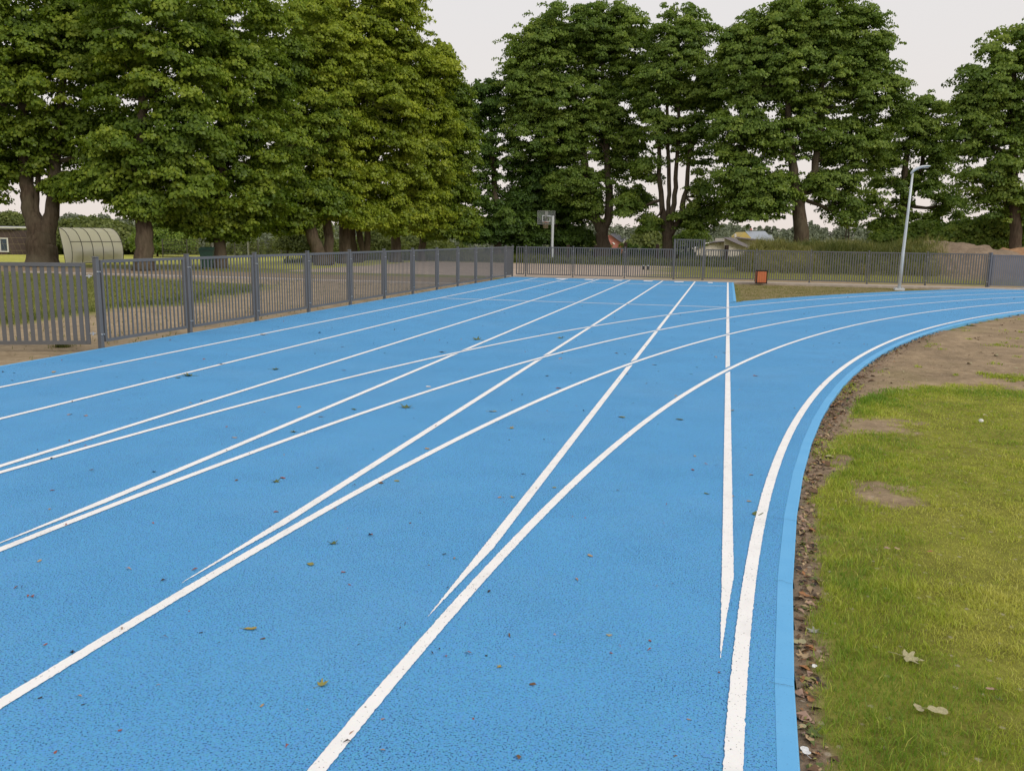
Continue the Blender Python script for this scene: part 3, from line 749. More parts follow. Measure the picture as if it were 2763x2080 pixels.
# small football goal and shed far left
P = gbase(40, 60.0)
gl = empty('football_goal', (P[0], P[1], P[2]), R(4), 'white football goal frame on the far lawn behind the leftmost trunk', 'football goal')
mb = MB(); mb.tube([(-3.4, 0, 2.22), (1.5, 0, 2.22)], .055, 8); mb.build('crossbar', MT['whitep'], gl)
for x in (-3.4, 1.5):
    mb = MB(); mb.tube([(x, 0, 0), (x, 0, 2.24)], .05, 8); mb.build('post', MT['whitep'], gl)
mb = MB()
for x in (-3.4, 1.5): mb.tube([(x, 0, 2.16), (x, .5, 1.9), (x, 1.4, .05)], .02, 6)
for i in range(12): mb.tube([(-3.4+4.9*i/11, 0, 2.18), (-3.4+4.9*i/11, .5, 1.88-.1*math.sin(i)), (-3.4+4.9*i/11, 1.35, .03)], .006, 4)
for i in range(4): mb.tube([(-3.4, .5+.28*i, 1.55-.45*i), (-1, .5+.28*i, 1.50-.45*i), (1.5, .5+.28*i, 1.55-.45*i)], .006, 4)
mb.build('net', MT['net'], gl)
MT['shed'] = plain('brown_shed_boards', (.085, .06, .055), .8, 0, .2, 4.0)
MT['shed_glass'] = plain('dark_blue_pane', (.035, .06, .095), .15, 0, .35, 6.0, .6)
P = gbase(0, 74.0)
sh = empty('shed', (P[0], P[1], P[2]), R(14), 'low dark brown shed with a white framed window at the left edge', 'shed')
mb = MB(); mb.box(-3.2, 1.25, 0, 3, -.2, 2.15); mb.build('wall', MT['shed'], sh)
mb = MB(); mb.prism([(-3.4, -.2, 2.152), (1.4, -.2, 2.152), (1.4, 3.2, 2.42), (-3.4, 3.2, 2.42)], (0, 0, .08)); mb.build('roof', MT['black'], sh)
wn = MB(); 
for (a, b, c_, d_) in ((-.6, .82, .25, .34), (-.6, .82, 1.38, 1.47), (-.6, -.5, .34, 1.38), (.72, .82, .34, 1.38), (.08, .15, .34, 1.38)): wn.box(a, b, -.06, -.002, c_, d_)
wf = wn.build('window', MT['whitep'], sh); mb = MB(); mb.box(-.5, .72, -.02, -.003, .34, 1.38); mb.build('pane', MT['shed_glass'], wf)
# white poles and a wire fence on the far lawn
for (px, D, h_, lab) in ((577, 44.0, 1.35, 'short white pole right beside the green wheelie bin'), (672, 52, 1.45, 'short white pole standing alone on the far lawn')):
    P = gbase(px, D); o = empty('white_pole', (P[0], P[1], P[2]), 0, lab, 'pole')
    mb = MB(); mb.tube([(0, 0, 0), (0, 0, h_)], .05, 8); mb.build('shaft', MT['whitep'], o); mb = MB(); mb.tube([(0, 0, h_), (0, 0, h_+.06)], [.065, .03], 8); mb.build('cap', MT['whitep'], o)
A_, B_ = gbase(440, 70), gbase(880, 74)
wfz = empty('wire_fence', A_, math.atan2(B_[1]-A_[1], B_[0]-A_[0]), 'thin dark wire mesh fence at the back of the far lawn', 'fence')
Lf = float(np.hypot(*(B_-A_)[:2])); pm = MB(); pm.tube([(0, 0, -.1), (0, 0, 1.5)], .045, 6); p0 = pm.build('post', MT['rib'], wfz)
nf = 7
for i in range(1, nf+1): dup(p0, wfz, (Lf*i/nf, 0, 0))
mb = MB()
for z in (.05, .3, .55, .8, 1.05, 1.25, 1.46): mb.tube([(0, 0, z), (Lf, 0, z)], .012, 4)
for i in range(110): mb.tube([(Lf*i/110, 0, .03), (Lf*i/110, 0, 1.47)], .008, 3)
mb.build('mesh', MT['rib'], wfz)
# old wooden posts behind the court
for px, D, h_ in ((1532, 57, 1.18), (1607, 57, 1.18), (1686, 56, 1.38), (1772, 56, 1.3), (1958, 54, 1.32)):
    P = base(px, D); lab = {1532: 'dark wooden post just right of the basketball hoop', 1607: 'dark wooden post in front of the forked trunk', 1686: 'dark wooden post in front of the red roofed house', 1772: 'dark wooden post left of the tall narrow gate', 1958: 'dark wooden post in front of the cream outbuilding'}[px]
    mb = MB(); mb.bbox(-.11, .11, -.11, .11, -.2, h_, .02, Matrix.Translation((P[0], P[1], -.06)) @ Matrix.Rotation(R(px % 20), 4, 'Z')); tag(mb.build('wooden_post', MT['brown']), lab, 'post', 'old wooden posts behind the court')
for px, lab in ((1736, 'left one of two stubby black bollards with pale caps'), (1748, 'right one of two stubby black bollards with pale caps')):
    P = base(px, 46.0); o = empty('small_bollard', (P[0], P[1], -.06), 0, lab, 'bollard', 'stubby bollards on the grass')
    mb = MB(); mb.tube([(0, 0, -.05), (0, 0, .2)], .06, 10); mb.build('shaft', MT['black'], o); mb = MB(); mb.tube([(0, 0, .2), (0, 0, .225), (0, 0, .235)], [.055, .05, .02], 10); mb.build('cap', MT['galv'], o)

# ------------------------------------------------------------------ houses beyond
def to_local(o, pts):
    return [tuple(np.asarray(p)-np.array(o.location)) for p in pts]
MT['red_roof'] = plain('red_brown_wall', (.42, .16, .13), .8, 0, .12, 1.2)
MT['dark_roof'] = plain('dark_grey_tiles', (.055, .055, .065), .7, 0, .2, 3.0)
MT['brown_roof'] = plain('brown_sheet_roof', (.095, .072, .07), .6, 0, .15, 2.0)
MT['white_wall'] = plain('white_render_wall', (.62, .58, .53), .9, 0, .06, 2.0)
MT['yellow_wall'] = plain('yellow_render_wall', (.50, .38, .12), .9, 0, .06, 2.0)
MT['blue_roof'] = plain('pale_blue_grey_roof', (.30, .33, .37), .5, 0, .06, 2.0)
q = Mat('cream_wall_with_ivy'); o_ = q.obj(); a = q.noise(1.1, o_, 2); b = q.noise(5.5, o_, 5, .75)
q.set(q.mix(q.math('MULTIPLY', q.ramp(b, [(.55, 0), (.60, .75)]), q.ramp(a, [(.45, 0), (.58, .9)])), (.82, .75, .66), (.12, .105, .07)), .9); MT['ivy_wall'] = q.m
q.n('ShaderNodeTexCoord')
DA = 150.0
def pz(px, py, D, o): return tuple(at(px, py, D)-np.array(o.location))
def house(px, D, z, name, label): 
    P = base(px, D, z); return empty(name, (P[0], P[1], z), 0, label, 'house')
away = np.array([-.15, .98, 0])
ha = house(1680, DA, -5.0, 'house', 'house with a big red gable wall and dark grey roof between two trees')
def poly(o, pts, off): 
    mb = MB(); mb.prism([pz(x, y, D, o) for x, y, D in pts], off); return mb
poly(ha, [(1636, 720, 150), (1636, 637, 150), (1650, 634, 150), (1712, 678, 150), (1712, 720, 150)], away*9).build('wall', MT['red_roof'], ha)
mb = MB(); mb.add([pz(*p, ha) for p in ((1646, 633, 149.5), (1655, 627, 158), (1692, 642, 159), (1716, 679.5, 149.5), (1649, 635.5, 149.5), (1658, 630, 158), (1692, 646, 159), (1712, 681, 149.5))], [(0, 1, 2, 3), (7, 6, 5, 4), (0, 4, 5, 1), (1, 5, 6, 2), (2, 6, 7, 3), (3, 7, 4, 0)])
mb.build('roof', MT['dark_roof'], ha)
poly(ha, [(1678, 660, 148.5), (1687, 646, 148.5), (1697, 661, 148.5), (1697, 668, 148.5), (1690, 668, 148.5)], away*4).build('dormer', MT['white_wall'], ha)
mb = MB(); mb.add([pz(*p, ha) for p in ((1686, 644, 148), (1690, 643, 156), (1722, 670, 156), (1720, 672, 148), (1686, 646, 148), (1720, 674, 148))], [(0, 1, 2, 3), (4, 0, 3, 5)]); mb.build('roof', MT['dark_roof'], ha)
poly(ha, [(1652, 655, 149.9), (1655, 654, 149.9), (1660, 659, 149.9), (1657, 660.5, 149.9)], -away*.1).build('window', MT['whitep'], ha)

hb = house(1955, 76, -.3, 'outbuilding', 'low cream outbuilding covered with climbing twigs, right of the tall gate'); hb['category'] = 'outbuilding'
poly(hb, [(1880, 720, 76), (1880, 672, 76), (1900, 663, 76), (1925, 656, 76), (1957, 653.5, 76), (1957, 720, 76)], away*5).build('wall', MT['ivy_wall'], hb)
poly(hb, [(1955, 720, 75.6), (1955, 643, 75.6), (1985, 655, 75.6), (2014, 668, 75.6), (2014, 720, 75.6)], away*6).build('gable_wall', MT['ivy_wall'], hb)
mb = MB(); mb.add([pz(*p, hb) for p in ((1951, 641, 75.2), (1974, 640.8, 82), (2022, 663, 82), (2018, 669.5, 75.2), (1951, 642.3, 75.2), (2018, 670.8, 75.2))], [(0, 1, 2, 3), (4, 0, 3, 5)]); mb.build('roof', MT['brown_roof'], hb)
mb = MB(); mb.add([pz(*p, hb) for p in ((1876, 672, 75.7), (1900, 661, 75.7), (1925, 654, 75.7), (1960, 651.5, 75.7), (1960, 648, 82), (1925, 651, 82), (1900, 658, 82), (1876, 669, 82), (1876, 673.2, 75.7), (1900, 662.2, 75.7), (1925, 655.2, 75.7), (1960, 652.7, 75.7))], [(0, 1, 6, 7), (1, 2, 5, 6), (2, 3, 4, 5), (8, 9, 1, 0), (9, 10, 2, 1), (10, 11, 3, 2)]); mb.build('roof', MT['brown_roof'], hb)
hd_ = house(2020, 92, -1.5, 'outbuilding', 'low white building with flat dark roof behind the cream outbuilding'); hd_['category'] = 'outbuilding'
poly(hd_, [(1990, 700, 92), (1990, 642, 92), (2060, 650, 92), (2060, 700, 92)], away*5).build('wall', MT['white_wall'], hd_)
mb = MB(); mb.add([pz(*p, hd_) for p in ((1984, 641, 91), (2064, 649.5, 91), (2064, 647.5, 98), (1984, 639, 98), (1984, 643.5, 91), (2064, 652, 91))], [(0, 1, 2, 3), (4, 5, 1, 0)]); mb.build('roof', MT['brown_roof'], hd_)
poly(hd_, [(1983, 641, 93), (1983, 631, 93), (1987, 631, 93), (1987, 641, 93)], away*.5).build('chimney', MT['white_wall'], hd_)
hc = house(2045, 125, -4.0, 'house', 'yellow house with pale blue-grey roof in the distance')
poly(hc, [(1996, 690, 125), (1996, 638, 125), (2010, 626, 125), (2030, 645, 125), (2030, 690, 125)], away*8).build('wall', MT['yellow_wall'], hc)
poly(hc, [(2030, 690, 124.9), (2030, 645, 124.9), (2080, 648, 124.9), (2080, 690, 124.9)], away*7).build('wall', MT['white_wall'], hc)
mb = MB(); mb.add([pz(*p, hc) for p in ((2011, 624, 129), (2064, 624, 129), (2089, 650, 123.5), (2032, 649, 123.5), (2011, 626, 129), (2032, 651, 123.5), (2089, 652, 123.5))], [(0, 1, 2, 3), (5, 3, 2, 6)]); mb.build('roof', MT['blue_roof'], hc)
mb = MB(); mb.add([pz(*p, hc) for p in ((2048, 634, 122.5), (2082, 634, 122.5), (2074, 650, 121.5), (2056, 650, 121.5), (2090, 648, 122.8))], [(0, 1, 2, 3), (1, 4, 2)]); mb.build('dormer', MT['blue_roof'], hc)
poly(hc, [(2026, 622, 128), (2026, 616, 128), (2029, 616, 128), (2029, 622, 128)], away*.8).build('chimney', MT['red_roof'], hc)

P = base(2279, 190, -4)
pp = empty('power_pole', (P[0], P[1], -4), R(10), 'distant power pole with a long crossbar above the wooded hill', 'power pole')
zt = 1.61+(651-607)/CF*190+4.0
mb = MB(); mb.tube([(-.8, 0, 0), (-.15, 0, zt)], .13, 6); mb.tube([(.9, 0, 0), (.15, 0, zt)], .13, 6); mb.tube([(-.45, 0, zt*.55), (.5, 0, zt*.55)], .08, 5); mb.build('legs', MT['brown'], pp)
mb = MB(); mb.box(-1.9, .9, -.1, .1, zt-.1, zt+.08)
for x in (-1.7, -.6, .6): mb.tube([(x, 0, zt+.08), (x, 0, zt+.35)], .06, 5)
mb.build('crossbar', MT['brown'], pp)

# ------------------------------------------------------------------ trees
SC = PW/2212.0                                 # outlines below are read in a 2212 wide view of the photo
def leaf_cloud(name, centres, rad, n_leaf, size, mat, parent, rng, flat=.72, bias=.0, origin=np.zeros(3), out=None, lit=0.0):
    """sprays of leaves: each centre carries a drooping dome of leaf-sized faces"""
    K = len(centres); nl = rng.poisson(n_leaf*(rad/np.mean(rad))**2).clip(8)
    cid = np.repeat(np.arange(K), nl); N = len(cid); r = rad[cid]
    u = np.sqrt(rng.random(N)); th = rng.uniform(0, 2*np.pi, N)
    # sprays stretch along their outward direction
    ox, oy = (out[:, 0], out[:, 1]) if out is not None else (np.zeros(K), np.zeros(K))
    x = u*np.cos(th)*r; y = u*np.sin(th)*r
    al = np.arctan2(oy, ox)[cid]; el = (1+.45*np.minimum(np.hypot(ox, oy), 1))[cid]
    lx = x*el; X = lx*np.cos(al)-y*.85*np.sin(al); Y = lx*np.sin(al)+y*.85*np.cos(al)
    z = r*flat*(np.sqrt(1-u**2*.96)*rng.uniform(.25, 1, N)-.35) - .12*r*u**2*np.hypot(ox, oy)[cid] + rng.normal(0, .09, N)*r - .10*lx
    C = centres[cid]+np.stack([X, Y, z], 1)
    # leaf normal: up and outward with scatter
    nrm = np.stack([X/r*.85+rng.normal(0, .40, N)+.45*ox[cid], Y/r*.85+rng.normal(0, .40, N)+.45*oy[cid], .42+rng.normal(0, .36, N)], 1)
    nrm /= np.linalg.norm(nrm, axis=1, keepdims=True)
    a = rng.normal(0, 1, (N, 3)); a[:, 2] -= .8; a -= nrm*(a*nrm).sum(1, keepdims=True); a /= np.linalg.norm(a, axis=1, keepdims=True)
    b = np.cross(nrm, a); s = (size*rng.uniform(.65, 1.3, N))[:, None]
    fold = nrm*s*.12
    v = np.stack([C-a*s*.5, C+b*s*.46-a*s*.02+fold, C+a*s*.55-fold*.6, C-b*s*.46-a*s*.02+fold], 1).reshape(-1, 3)-origin
    i = np.arange(N)*4
    ct = rng.normal(0, .10, K)+bias
    tint = np.clip(.47+ct[cid]+rng.normal(0, .15, N), 0, 1)
    return np_mesh(name, v, [np.stack([i, i+1, i+2, i+3], 1)], mat, parent, face_attr={'tint': tint})

def lobes_to_world(lobes, D, rng, squash=.85):
    out = []
    for lb in lobes:
        x, y, rx, ry = lb[:4]; dd = lb[4] if len(lb) > 4 else 0
        s = SC*(D+dd)/CF
        out.append((at(x*SC, y*SC, D+dd), rx*s, ry*s, (rx*.5+ry*.5)*s*squash))
    return out
def tree(label, D, stems, lobes, mat, seed, cr=.5, n_leaf=80, size=.146, dens=1.0, name='maple_tree', cat='tree', thin=(), limbs=True, bough=1.2, nspray=12, lowest=1.1, fill=.12):
    rng = np.random.default_rng(seed)
    bx, by, br = stems[0][0]
    B = gbase(bx*SC, D)
    root = empty(name, B, 0, label, cat)
    W = lobes_to_world(lobes, D, rng)
    cs, rs, outs, lob, tb = [], [], [], [], []
    Dp = np.array([FW[0], FW[1], 0]); Dp /= np.linalg.norm(Dp); Rp = np.array([Dp[1], -Dp[0], 0])
    for li, (c, rx, rz, ry) in enumerate(W):
        r0_ = np.array([rx, ry, rz])
        area = 4*np.pi*((rx*ry)**1.6/3+(rx*rz)**1.6/3+(ry*rz)**1.6/3)**(1/1.6)
        bR = min(bough, .62*min(rx, rz)); rx, ry, rz = (max(q_-.62*bR, .5*q_) for q_ in (rx, ry, rz))
        f_ = dens*(thin[li] if li < len(thin) else 1)
        kb = max(3, int(area/(bR*bR*2.3)*f_))
        # boughs spread over the lobe: best of several candidates
        cand = rng.normal(0, 1, (kb*6, 3)); cand /= np.linalg.norm(cand, axis=1, keepdims=True)
        cand *= (rng.random((len(cand), 1))**.4*.42+.52)*np.array([rx, ry, rz])
        sel = [0]; dmin = np.linalg.norm(cand-cand[0], axis=1)
        for _ in range(kb-1):
            j = int(np.argmax(dmin*rng.uniform(.7, 1, len(cand)))); sel.append(j); dmin = np.minimum(dmin, np.linalg.norm(cand-cand[j], axis=1))
        bc = cand[sel]
        br = bR*rng.uniform(.45, 1.2, kb)
        ns = max(5, int(round(nspray*(bR/1.3))))
        bi = np.repeat(np.arange(kb), ns); n_ = len(bi)
        d = rng.normal(0, 1, (n_, 3)); d[:, 2] += .55; ou = bc[bi]/np.array([rx, ry, rz]); d += ou*.8
        d /= np.linalg.norm(d, axis=1, keepdims=True)
        P = bc[bi] + d*(br[bi]*rng.uniform(.45, 1.0, n_))[:, None]*np.array([1.05, 1.05, .92])
        # some inner foliage closes the heart of the crown
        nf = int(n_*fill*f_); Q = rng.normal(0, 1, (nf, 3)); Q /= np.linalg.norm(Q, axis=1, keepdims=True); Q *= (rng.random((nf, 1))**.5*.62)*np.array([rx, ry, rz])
        # sprigs that break the outline
        nq = int(kb*1.1); S_ = rng.normal(0, 1, (nq, 3)); S_ /= np.linalg.norm(S_, axis=1, keepdims=True); S_ = S_*r0_*rng.uniform(.98, 1.16, (nq, 1))
        P = np.concatenate([P, Q, S_]); d = np.concatenate([d, Q*.0, S_/np.linalg.norm(S_, axis=1, keepdims=True)])
        btint = rng.normal(0, .13, kb); tb.append(np.concatenate([btint[bi], np.full(nf, -.1), rng.normal(0, .1, nq)]))  # inner sprays get a darker tint, the crown's inner shade put into colour
        cs.append(c + P[:, :1]*Rp + P[:, 1:2]*Dp + P[:, 2:]*np.array([0, 0, 1])); k = len(P)
        rs.append(cr*rng.uniform(.6, 1.3, k)*np.where(np.arange(k) >= k-nq, .62, 1)); lob += [li]*k
        o2 = d[:, :1]*Rp+d[:, 1:2]*Dp+d[:, 2:]*np.array([0, 0, 1])
        outs.append(o2*.75)
    cs, rs, outs, lob, tb = np.concatenate(cs), np.concatenate(rs), np.concatenate(outs), np.array(lob), np.concatenate(tb)
    k = cs[:, 2] > lowest; cs, rs, outs, lob, tb = cs[k], rs[k], outs[k], lob[k], tb[k]
    outs /= np.maximum(1, np.linalg.norm(outs, axis=1, keepdims=True))
    leaf_cloud('crown', cs, rs, n_leaf, size, mat, root, rng, bias=tb, origin=B, out=outs)
    mb = MB(); s = SC*D/CF; tips = []
    for si, st in enumerate(stems):
        pts, rad = [], []
        for q_ in st:
            p = at(q_[0]*SC, q_[1]*SC, D) if not (si == 0 and q_ is st[0]) else B.copy()
            if si == 0 and q_ is st[0]: p[2] -= .1
            pts.append(p-B); rad.append(q_[2]*s)
        # root flare and a little crookedness
        fine, fr = [], []
        for i in range(len(pts)-1):
            for t in np.linspace(0, 1, 5)[:-1]:
                q_ = pts[i]*(1-t)+pts[i+1]*t
                if i or t: q_ = q_+np.append(rng.normal(0, .035, 2), 0)
                fine.append(q_); fr.append(rad[i]*(1-t)+rad[i+1]*t)
        fine.append(pts[-1]); fr.append(rad[-1])
        if si == 0: fr[0] *= 1.38; fr[1] *= 1.08
        mb.tube(fine, [max(.02, r_) for r_ in fr], 12); tips.append((fine, fr))
    if limbs:
        for li, (c, rx, rz, ry) in enumerate(W):
            # a limb from the closest stem point below the lobe to the lobe's heart, then boughs to some sprays
            best = None
            for fine, fr in tips:
                for p, r_ in list(zip(fine, fr))[4:]:
                    if p[2] > 4.3 and p[2] < (c-B)[2]+1.2+.25*max(0, 5-(c-B)[2]):
                        dd = np.linalg.norm((c-B)-p)+.6*abs(min(0, (c-B)[2]-p[2]-1))
                        if best is None or dd < best[0]: best = (dd, p, r_)
            if best is None: continue
            _, p, r_ = best; e_ = c-B
            mid = (p+e_)/2+np.array([0, 0, .12*np.linalg.norm(e_-p)])*(-.4 if e_[2] < p[2]+1 else .5)+np.append(rng.normal(0, .15, 2), 0)
            r0 = min(r_*.62, .05+.028*np.linalg.norm(e_-p)); r1 = r0*.45
            mb.tube([p, (p*.5+mid*.5)+rng.normal(0, .06, 3), mid, (mid*.5+e_*.5)+rng.normal(0, .1, 3), e_], [r0, r0*.9, r0*.75, r0*.6, r1], 7)
            ids = np.nonzero(lob == li)[0]; rng.shuffle(ids)
            for j in ids[:max(4, int(len(ids)*.07))]:
                t_ = cs[j]-B; f_ = e_ if rng.random() < .6 else mid
                m_ = (f_+t_)/2+rng.normal(0, .22, 3)
                mb.tube([f_, m_, t_], [max(.018, r1*.55), max(.014, r1*.36), .009], 5, False)
    mb.build('trunk', MT['bark'], root, True)
    return root

T = tree
YL, LL, RL, DK = MT['leaf_yellow'], MT['leaf_left'], MT['leaf_right'], MT['leaf_dark']
T('big maple forked low into two thick trunks, left of the white shelter', 40,
  [[(91, 574, 33), (91, 540, 31), (88, 516, 28), (75, 482, 19), (63, 450, 16), (58, 400, 14.5), (50, 290, 11), (42, 130, 7)], [(96, 534, 23), (104, 492, 17), (112, 455, 14.5), (117, 400, 13), (126, 300, 10), (140, 120, 6)], [(84, 505, 7), (80, 460, 6), (82, 400, 5), (90, 300, 4)]],
  [(60, 40, 190, 140), (-80, 190, 150, 140), (120, 190, 180, 130), (40, 320, 130, 75), (235, 310, 95, 75), (-70, 380, 110, 60), (270, 375, 80, 45), (200, 60, 120, 120), (160, 405, 60, 25)], LL, 1, dens=.68, fill=.04)
T('maple with a straight stout trunk, right of the white shelter', 37,
  [[(312, 588, 21), (311, 520, 18), (308, 460, 16), (305, 300, 12), (312, 60, 6)]],
  [(320, 60, 150, 140), (340, 200, 140, 120), (290, 325, 110, 80), (230, 395, 80, 40), (390, 395, 90, 60), (310, 445, 60, 30), (420, 300, 80, 80)], LL, 2, dens=.70, fill=.04)
T('maple with low drooping boughs above the green wheelie bin', 41,
  [[(476, 580, 14), (476, 520, 12.5), (478, 430, 11), (482, 280, 9), (492, 60, 5)]],
  [(480, 50, 140, 140), (520, 200, 120, 120), (480, 350, 110, 85), (425, 455, 60, 50), (540, 450, 85, 55), (480, 490, 60, 28), (390, 470, 40, 30), (570, 340, 80, 80)], LL, 3, dens=.74, fill=.05)
T('maple with a trunk leaning to the left, between the bin and the multi-stemmed tree', 46,
  [[(697, 578, 17), (682, 530, 13.5), (662, 478, 12), (642, 400, 10), (622, 200, 6)]],
  [(600, 120, 110, 120), (640, 270, 110, 100), (600, 400, 80, 70), (680, 430, 75, 55), (560, 470, 50, 40), (630, 480, 45, 25)], LL, 4, dens=.74, fill=.05)
T('maple with a dark upright trunk close behind the leaning one', 47.5,
  [[(710, 570, 11), (709, 500, 10), (708, 400, 9), (700, 120, 5)]],
  [(690, 130, 90, 110), (710, 270, 90, 90), (715, 380, 75, 65), (730, 450, 50, 40)], YL, 5, dens=.76, fill=.05)
T('yellow-green maple whose crown rises highest, on a reddish trunk', 49.5,
  [[(745, 572, 14), (745, 520, 12), (746, 400, 10), (760, 40, 5)]],
  [(770, 25, 110, 100), (740, 130, 110, 110), (800, 240, 120, 110), (770, 400, 90, 70), (790, 470, 50, 28), (690, 40, 70, 80)], YL, 6, dens=.76, fill=.05)
T('yellow-green maple on three thin stems rising side by side', 51.5,
  [[(770, 572, 8), (762, 520, 7), (757, 430, 6), (765, 200, 4)], [(772, 570, 7.5), (782, 540, 7), (772, 470, 6), (790, 200, 4)], [(775, 571, 7), (793, 540, 7), (796, 450, 6), (850, 150, 4)]],
  [(850, 50, 80, 85), (860, 160, 100, 100), (850, 300, 100, 95), (850, 415, 85, 60), (870, 480, 50, 30)], YL, 7, dens=.76, fill=.05)
T('yellow-green maple with a wide sunlit crown, rightmost of the pale row', 53,
  [[(856, 571, 12.5), (856, 530, 10.5), (857, 440, 9), (890, 200, 5)]],
  [(905, 190, 75, 100), (930, 290, 65, 85), (910, 390, 75, 70), (890, 460, 70, 45), (925, 470, 45, 30), (950, 140, 40, 50)], YL, 8, dens=.76, fill=.05)
T('shaded maple with thin trunk where the left row meets the court', 56,
  [[(911, 568, 8.5), (912, 530, 7.5), (918, 430, 6.5), (960, 240, 4)]],
  [(978, 230, 42, 65), (985, 320, 45, 80), (975, 420, 50, 70), (950, 495, 50, 28), (1000, 480, 35, 40)], LL, 9)
T('dark tree with foliage down to the ground, left of the basketball hoop', 63,
  [[(1075, 566, 9), (1075, 520, 8), (1070, 420, 7), (1060, 280, 4)]],
  [(1050, 230, 42, 60), (1065, 330, 52, 70), (1035, 430, 45, 60), (1065, 500, 60, 40), (1115, 470, 60, 50), (1020, 505, 30, 30)], DK, 10, thin=(.9, .6, .5, 1, 1, 1))
T('dark low-branched tree directly behind the basketball hoop', 64,
  [[(1198, 566, 10), (1198, 520, 9), (1196, 430, 8), (1190, 300, 5)]],
  [(1170, 380, 70, 60), (1140, 450, 70, 55), (1200, 470, 75, 55), (1250, 440, 50, 50), (1140, 515, 60, 25), (1230, 515, 50, 22)], DK, 11)
T('huge round-crowned maple with a trunk forked in two, right of the hoop', 62,
  [[(1303, 566, 18), (1303, 530, 14.5), (1300, 500, 13), (1284, 465, 10), (1270, 400, 9), (1240, 200, 5)], [(1301, 505, 10.5), (1314, 470, 9.5), (1316, 430, 8.5), (1312, 340, 7), (1300, 120, 4)]],
  [(1260, 75, 130, 70), (1170, 130, 90, 85), (1125, 220, 60, 75), (1330, 110, 80, 90), (1230, 220, 110, 80), (1180, 310, 90, 70), (1290, 300, 90, 70), (1240, 400, 70, 50), (1345, 250, 60, 80), (1320, 395, 55, 45), (1375, 435, 38, 35), (1272, 455, 30, 24), (1365, 340, 45, 50)], RL, 12, thin=(1, 1, 1, 1, 1, .9, .7, .8, .7, .35, .5, .5, .6), fill=.05)
T('slender airy maple splitting into several upright stems, left of the tall gate', 59,
  [[(1445, 566, 13), (1444, 525, 11), (1438, 495, 9.5), (1430, 450, 6), (1424, 380, 5), (1420, 260, 3.5)], [(1446, 500, 8), (1456, 440, 5.5), (1462, 370, 4.5), (1466, 180, 3)], [(1446, 510, 7), (1470, 470, 6), (1482, 410, 5), (1500, 250, 3)], [(1440, 480, 5), (1446, 420, 4.5), (1444, 330, 4), (1440, 200, 3)]],
  [(1455, 100, 65, 80), (1500, 70, 50, 50), (1410, 180, 50, 70), (1490, 190, 70, 75), (1430, 290, 55, 60), (1505, 310, 55, 65), (1400, 370, 35, 35), (1520, 420, 40, 55), (1545, 190, 35, 80), (1405, 488, 28, 20), (1490, 474, 50, 24), (1350, 450, 35, 25), (1545, 462, 25, 26)], RL, 13, dens=.85, thin=(1, .6, .9, 1, .7, .7, .5, .5, .7, .45, .45, .4, .5), fill=.05)
T('broad maple on a thick dark trunk rising from the grassy bank', 54,
  [[(1731, 548, 18), (1731, 515, 16), (1728, 460, 14), (1722, 420, 12), (1712, 350, 9), (1700, 200, 5)], [(1724, 430, 10), (1760, 370, 8), (1772, 280, 7), (1780, 100, 4)]],
  [(1770, 60, 110, 85), (1680, 90, 85, 75), (1850, 110, 85, 85), (1620, 170, 75, 70), (1730, 180, 120, 85), (1880, 220, 75, 85), (1610, 290, 75, 70), (1720, 300, 100, 60), (1850, 320, 85, 65), (1600, 390, 60, 65), (1660, 420, 70, 55), (1622, 450, 50, 38), (1790, 400, 65, 40), (1830, 460, 40, 35), (1590, 100, 40, 50)], RL, 14, thin=(1, 1, 1, 1, 1, 1, 1, .75, .9, 1, 1, 1, .7, .5, .8), fill=.05)
T('smaller open maple behind the lamp post, lower than its neighbours', 61,
  [[(1955, 556, 10), (1954, 500, 9), (1950, 420, 7.5), (1965, 300, 5)], [(1950, 440, 6), (1985, 400, 5), (2000, 300, 3.5)]],
  [(2000, 255, 60, 55), (1950, 310, 65, 60), (2025, 330, 45, 60), (1925, 395, 75, 55), (2000, 410, 60, 50), (1900, 460, 60, 45), (1960, 490, 80, 35), (2050, 450, 40, 45)], RL, 15, thin=(1, .8, .8, .55, .5, .55, .5, .55), fill=.03, dens=.82)
T('tall maple with its crown cut off by the right edge', 50,
  [[(2196, 560, 13), (2195, 500, 12), (2190, 400, 10), (2190, 130, 5)]],
  [(2200, 120, 85, 75), (2140, 200, 75, 75), (2230, 230, 90, 90), (2120, 300, 65, 65), (2190, 340, 80, 65), (2130, 390, 55, 40), (2240, 420, 90, 70), (2170, 440, 55, 45), (2100, 240, 45, 45)], RL, 16, thin=(.9, 1, 1, .9, .75, .6, .8, .55, .8), fill=.03, dens=.82)

def bush(label, px, D, lobes, mat, seed, cr=.4, n_leaf=34, size=.17, dens=1.0, name='bush'):
    rng = np.random.default_rng(seed)
    return tree(label, D, [[(px, 0, .6/(SC*D/CF)*.12), (px, lobes[0][1], .03/(SC*D/CF))]], lobes, mat, seed, cr, n_leaf, size, dens, name, 'bush', bough=.8, nspray=14, lowest=.1)
BU = MT['leaf_bush']
bush('dense green bush behind the soil heaps, right of the lamp post', 2090, 53, [(2090, 505, 50, 30), (2140, 500, 45, 35), (2050, 515, 40, 22), (2110, 525, 60, 15)], RL, 21)
bush('dense green bush at the right edge behind the orange soil heap', 2190, 54, [(2190, 480, 45, 40), (2170, 520, 60, 18), (2220, 510, 40, 25)], RL, 22)
bush('bright green bush left of the lamp post, on the bank', 1995, 55, [(1995, 505, 45, 25), (1940, 515, 55, 18), (2040, 510, 30, 22)], RL, 23)
bush('pale green bush low beneath the branches right of the hoop', 1255, 78, [(1255, 525, 35, 20), (1220, 530, 30, 15), (1290, 532, 25, 14)], BU, 24)
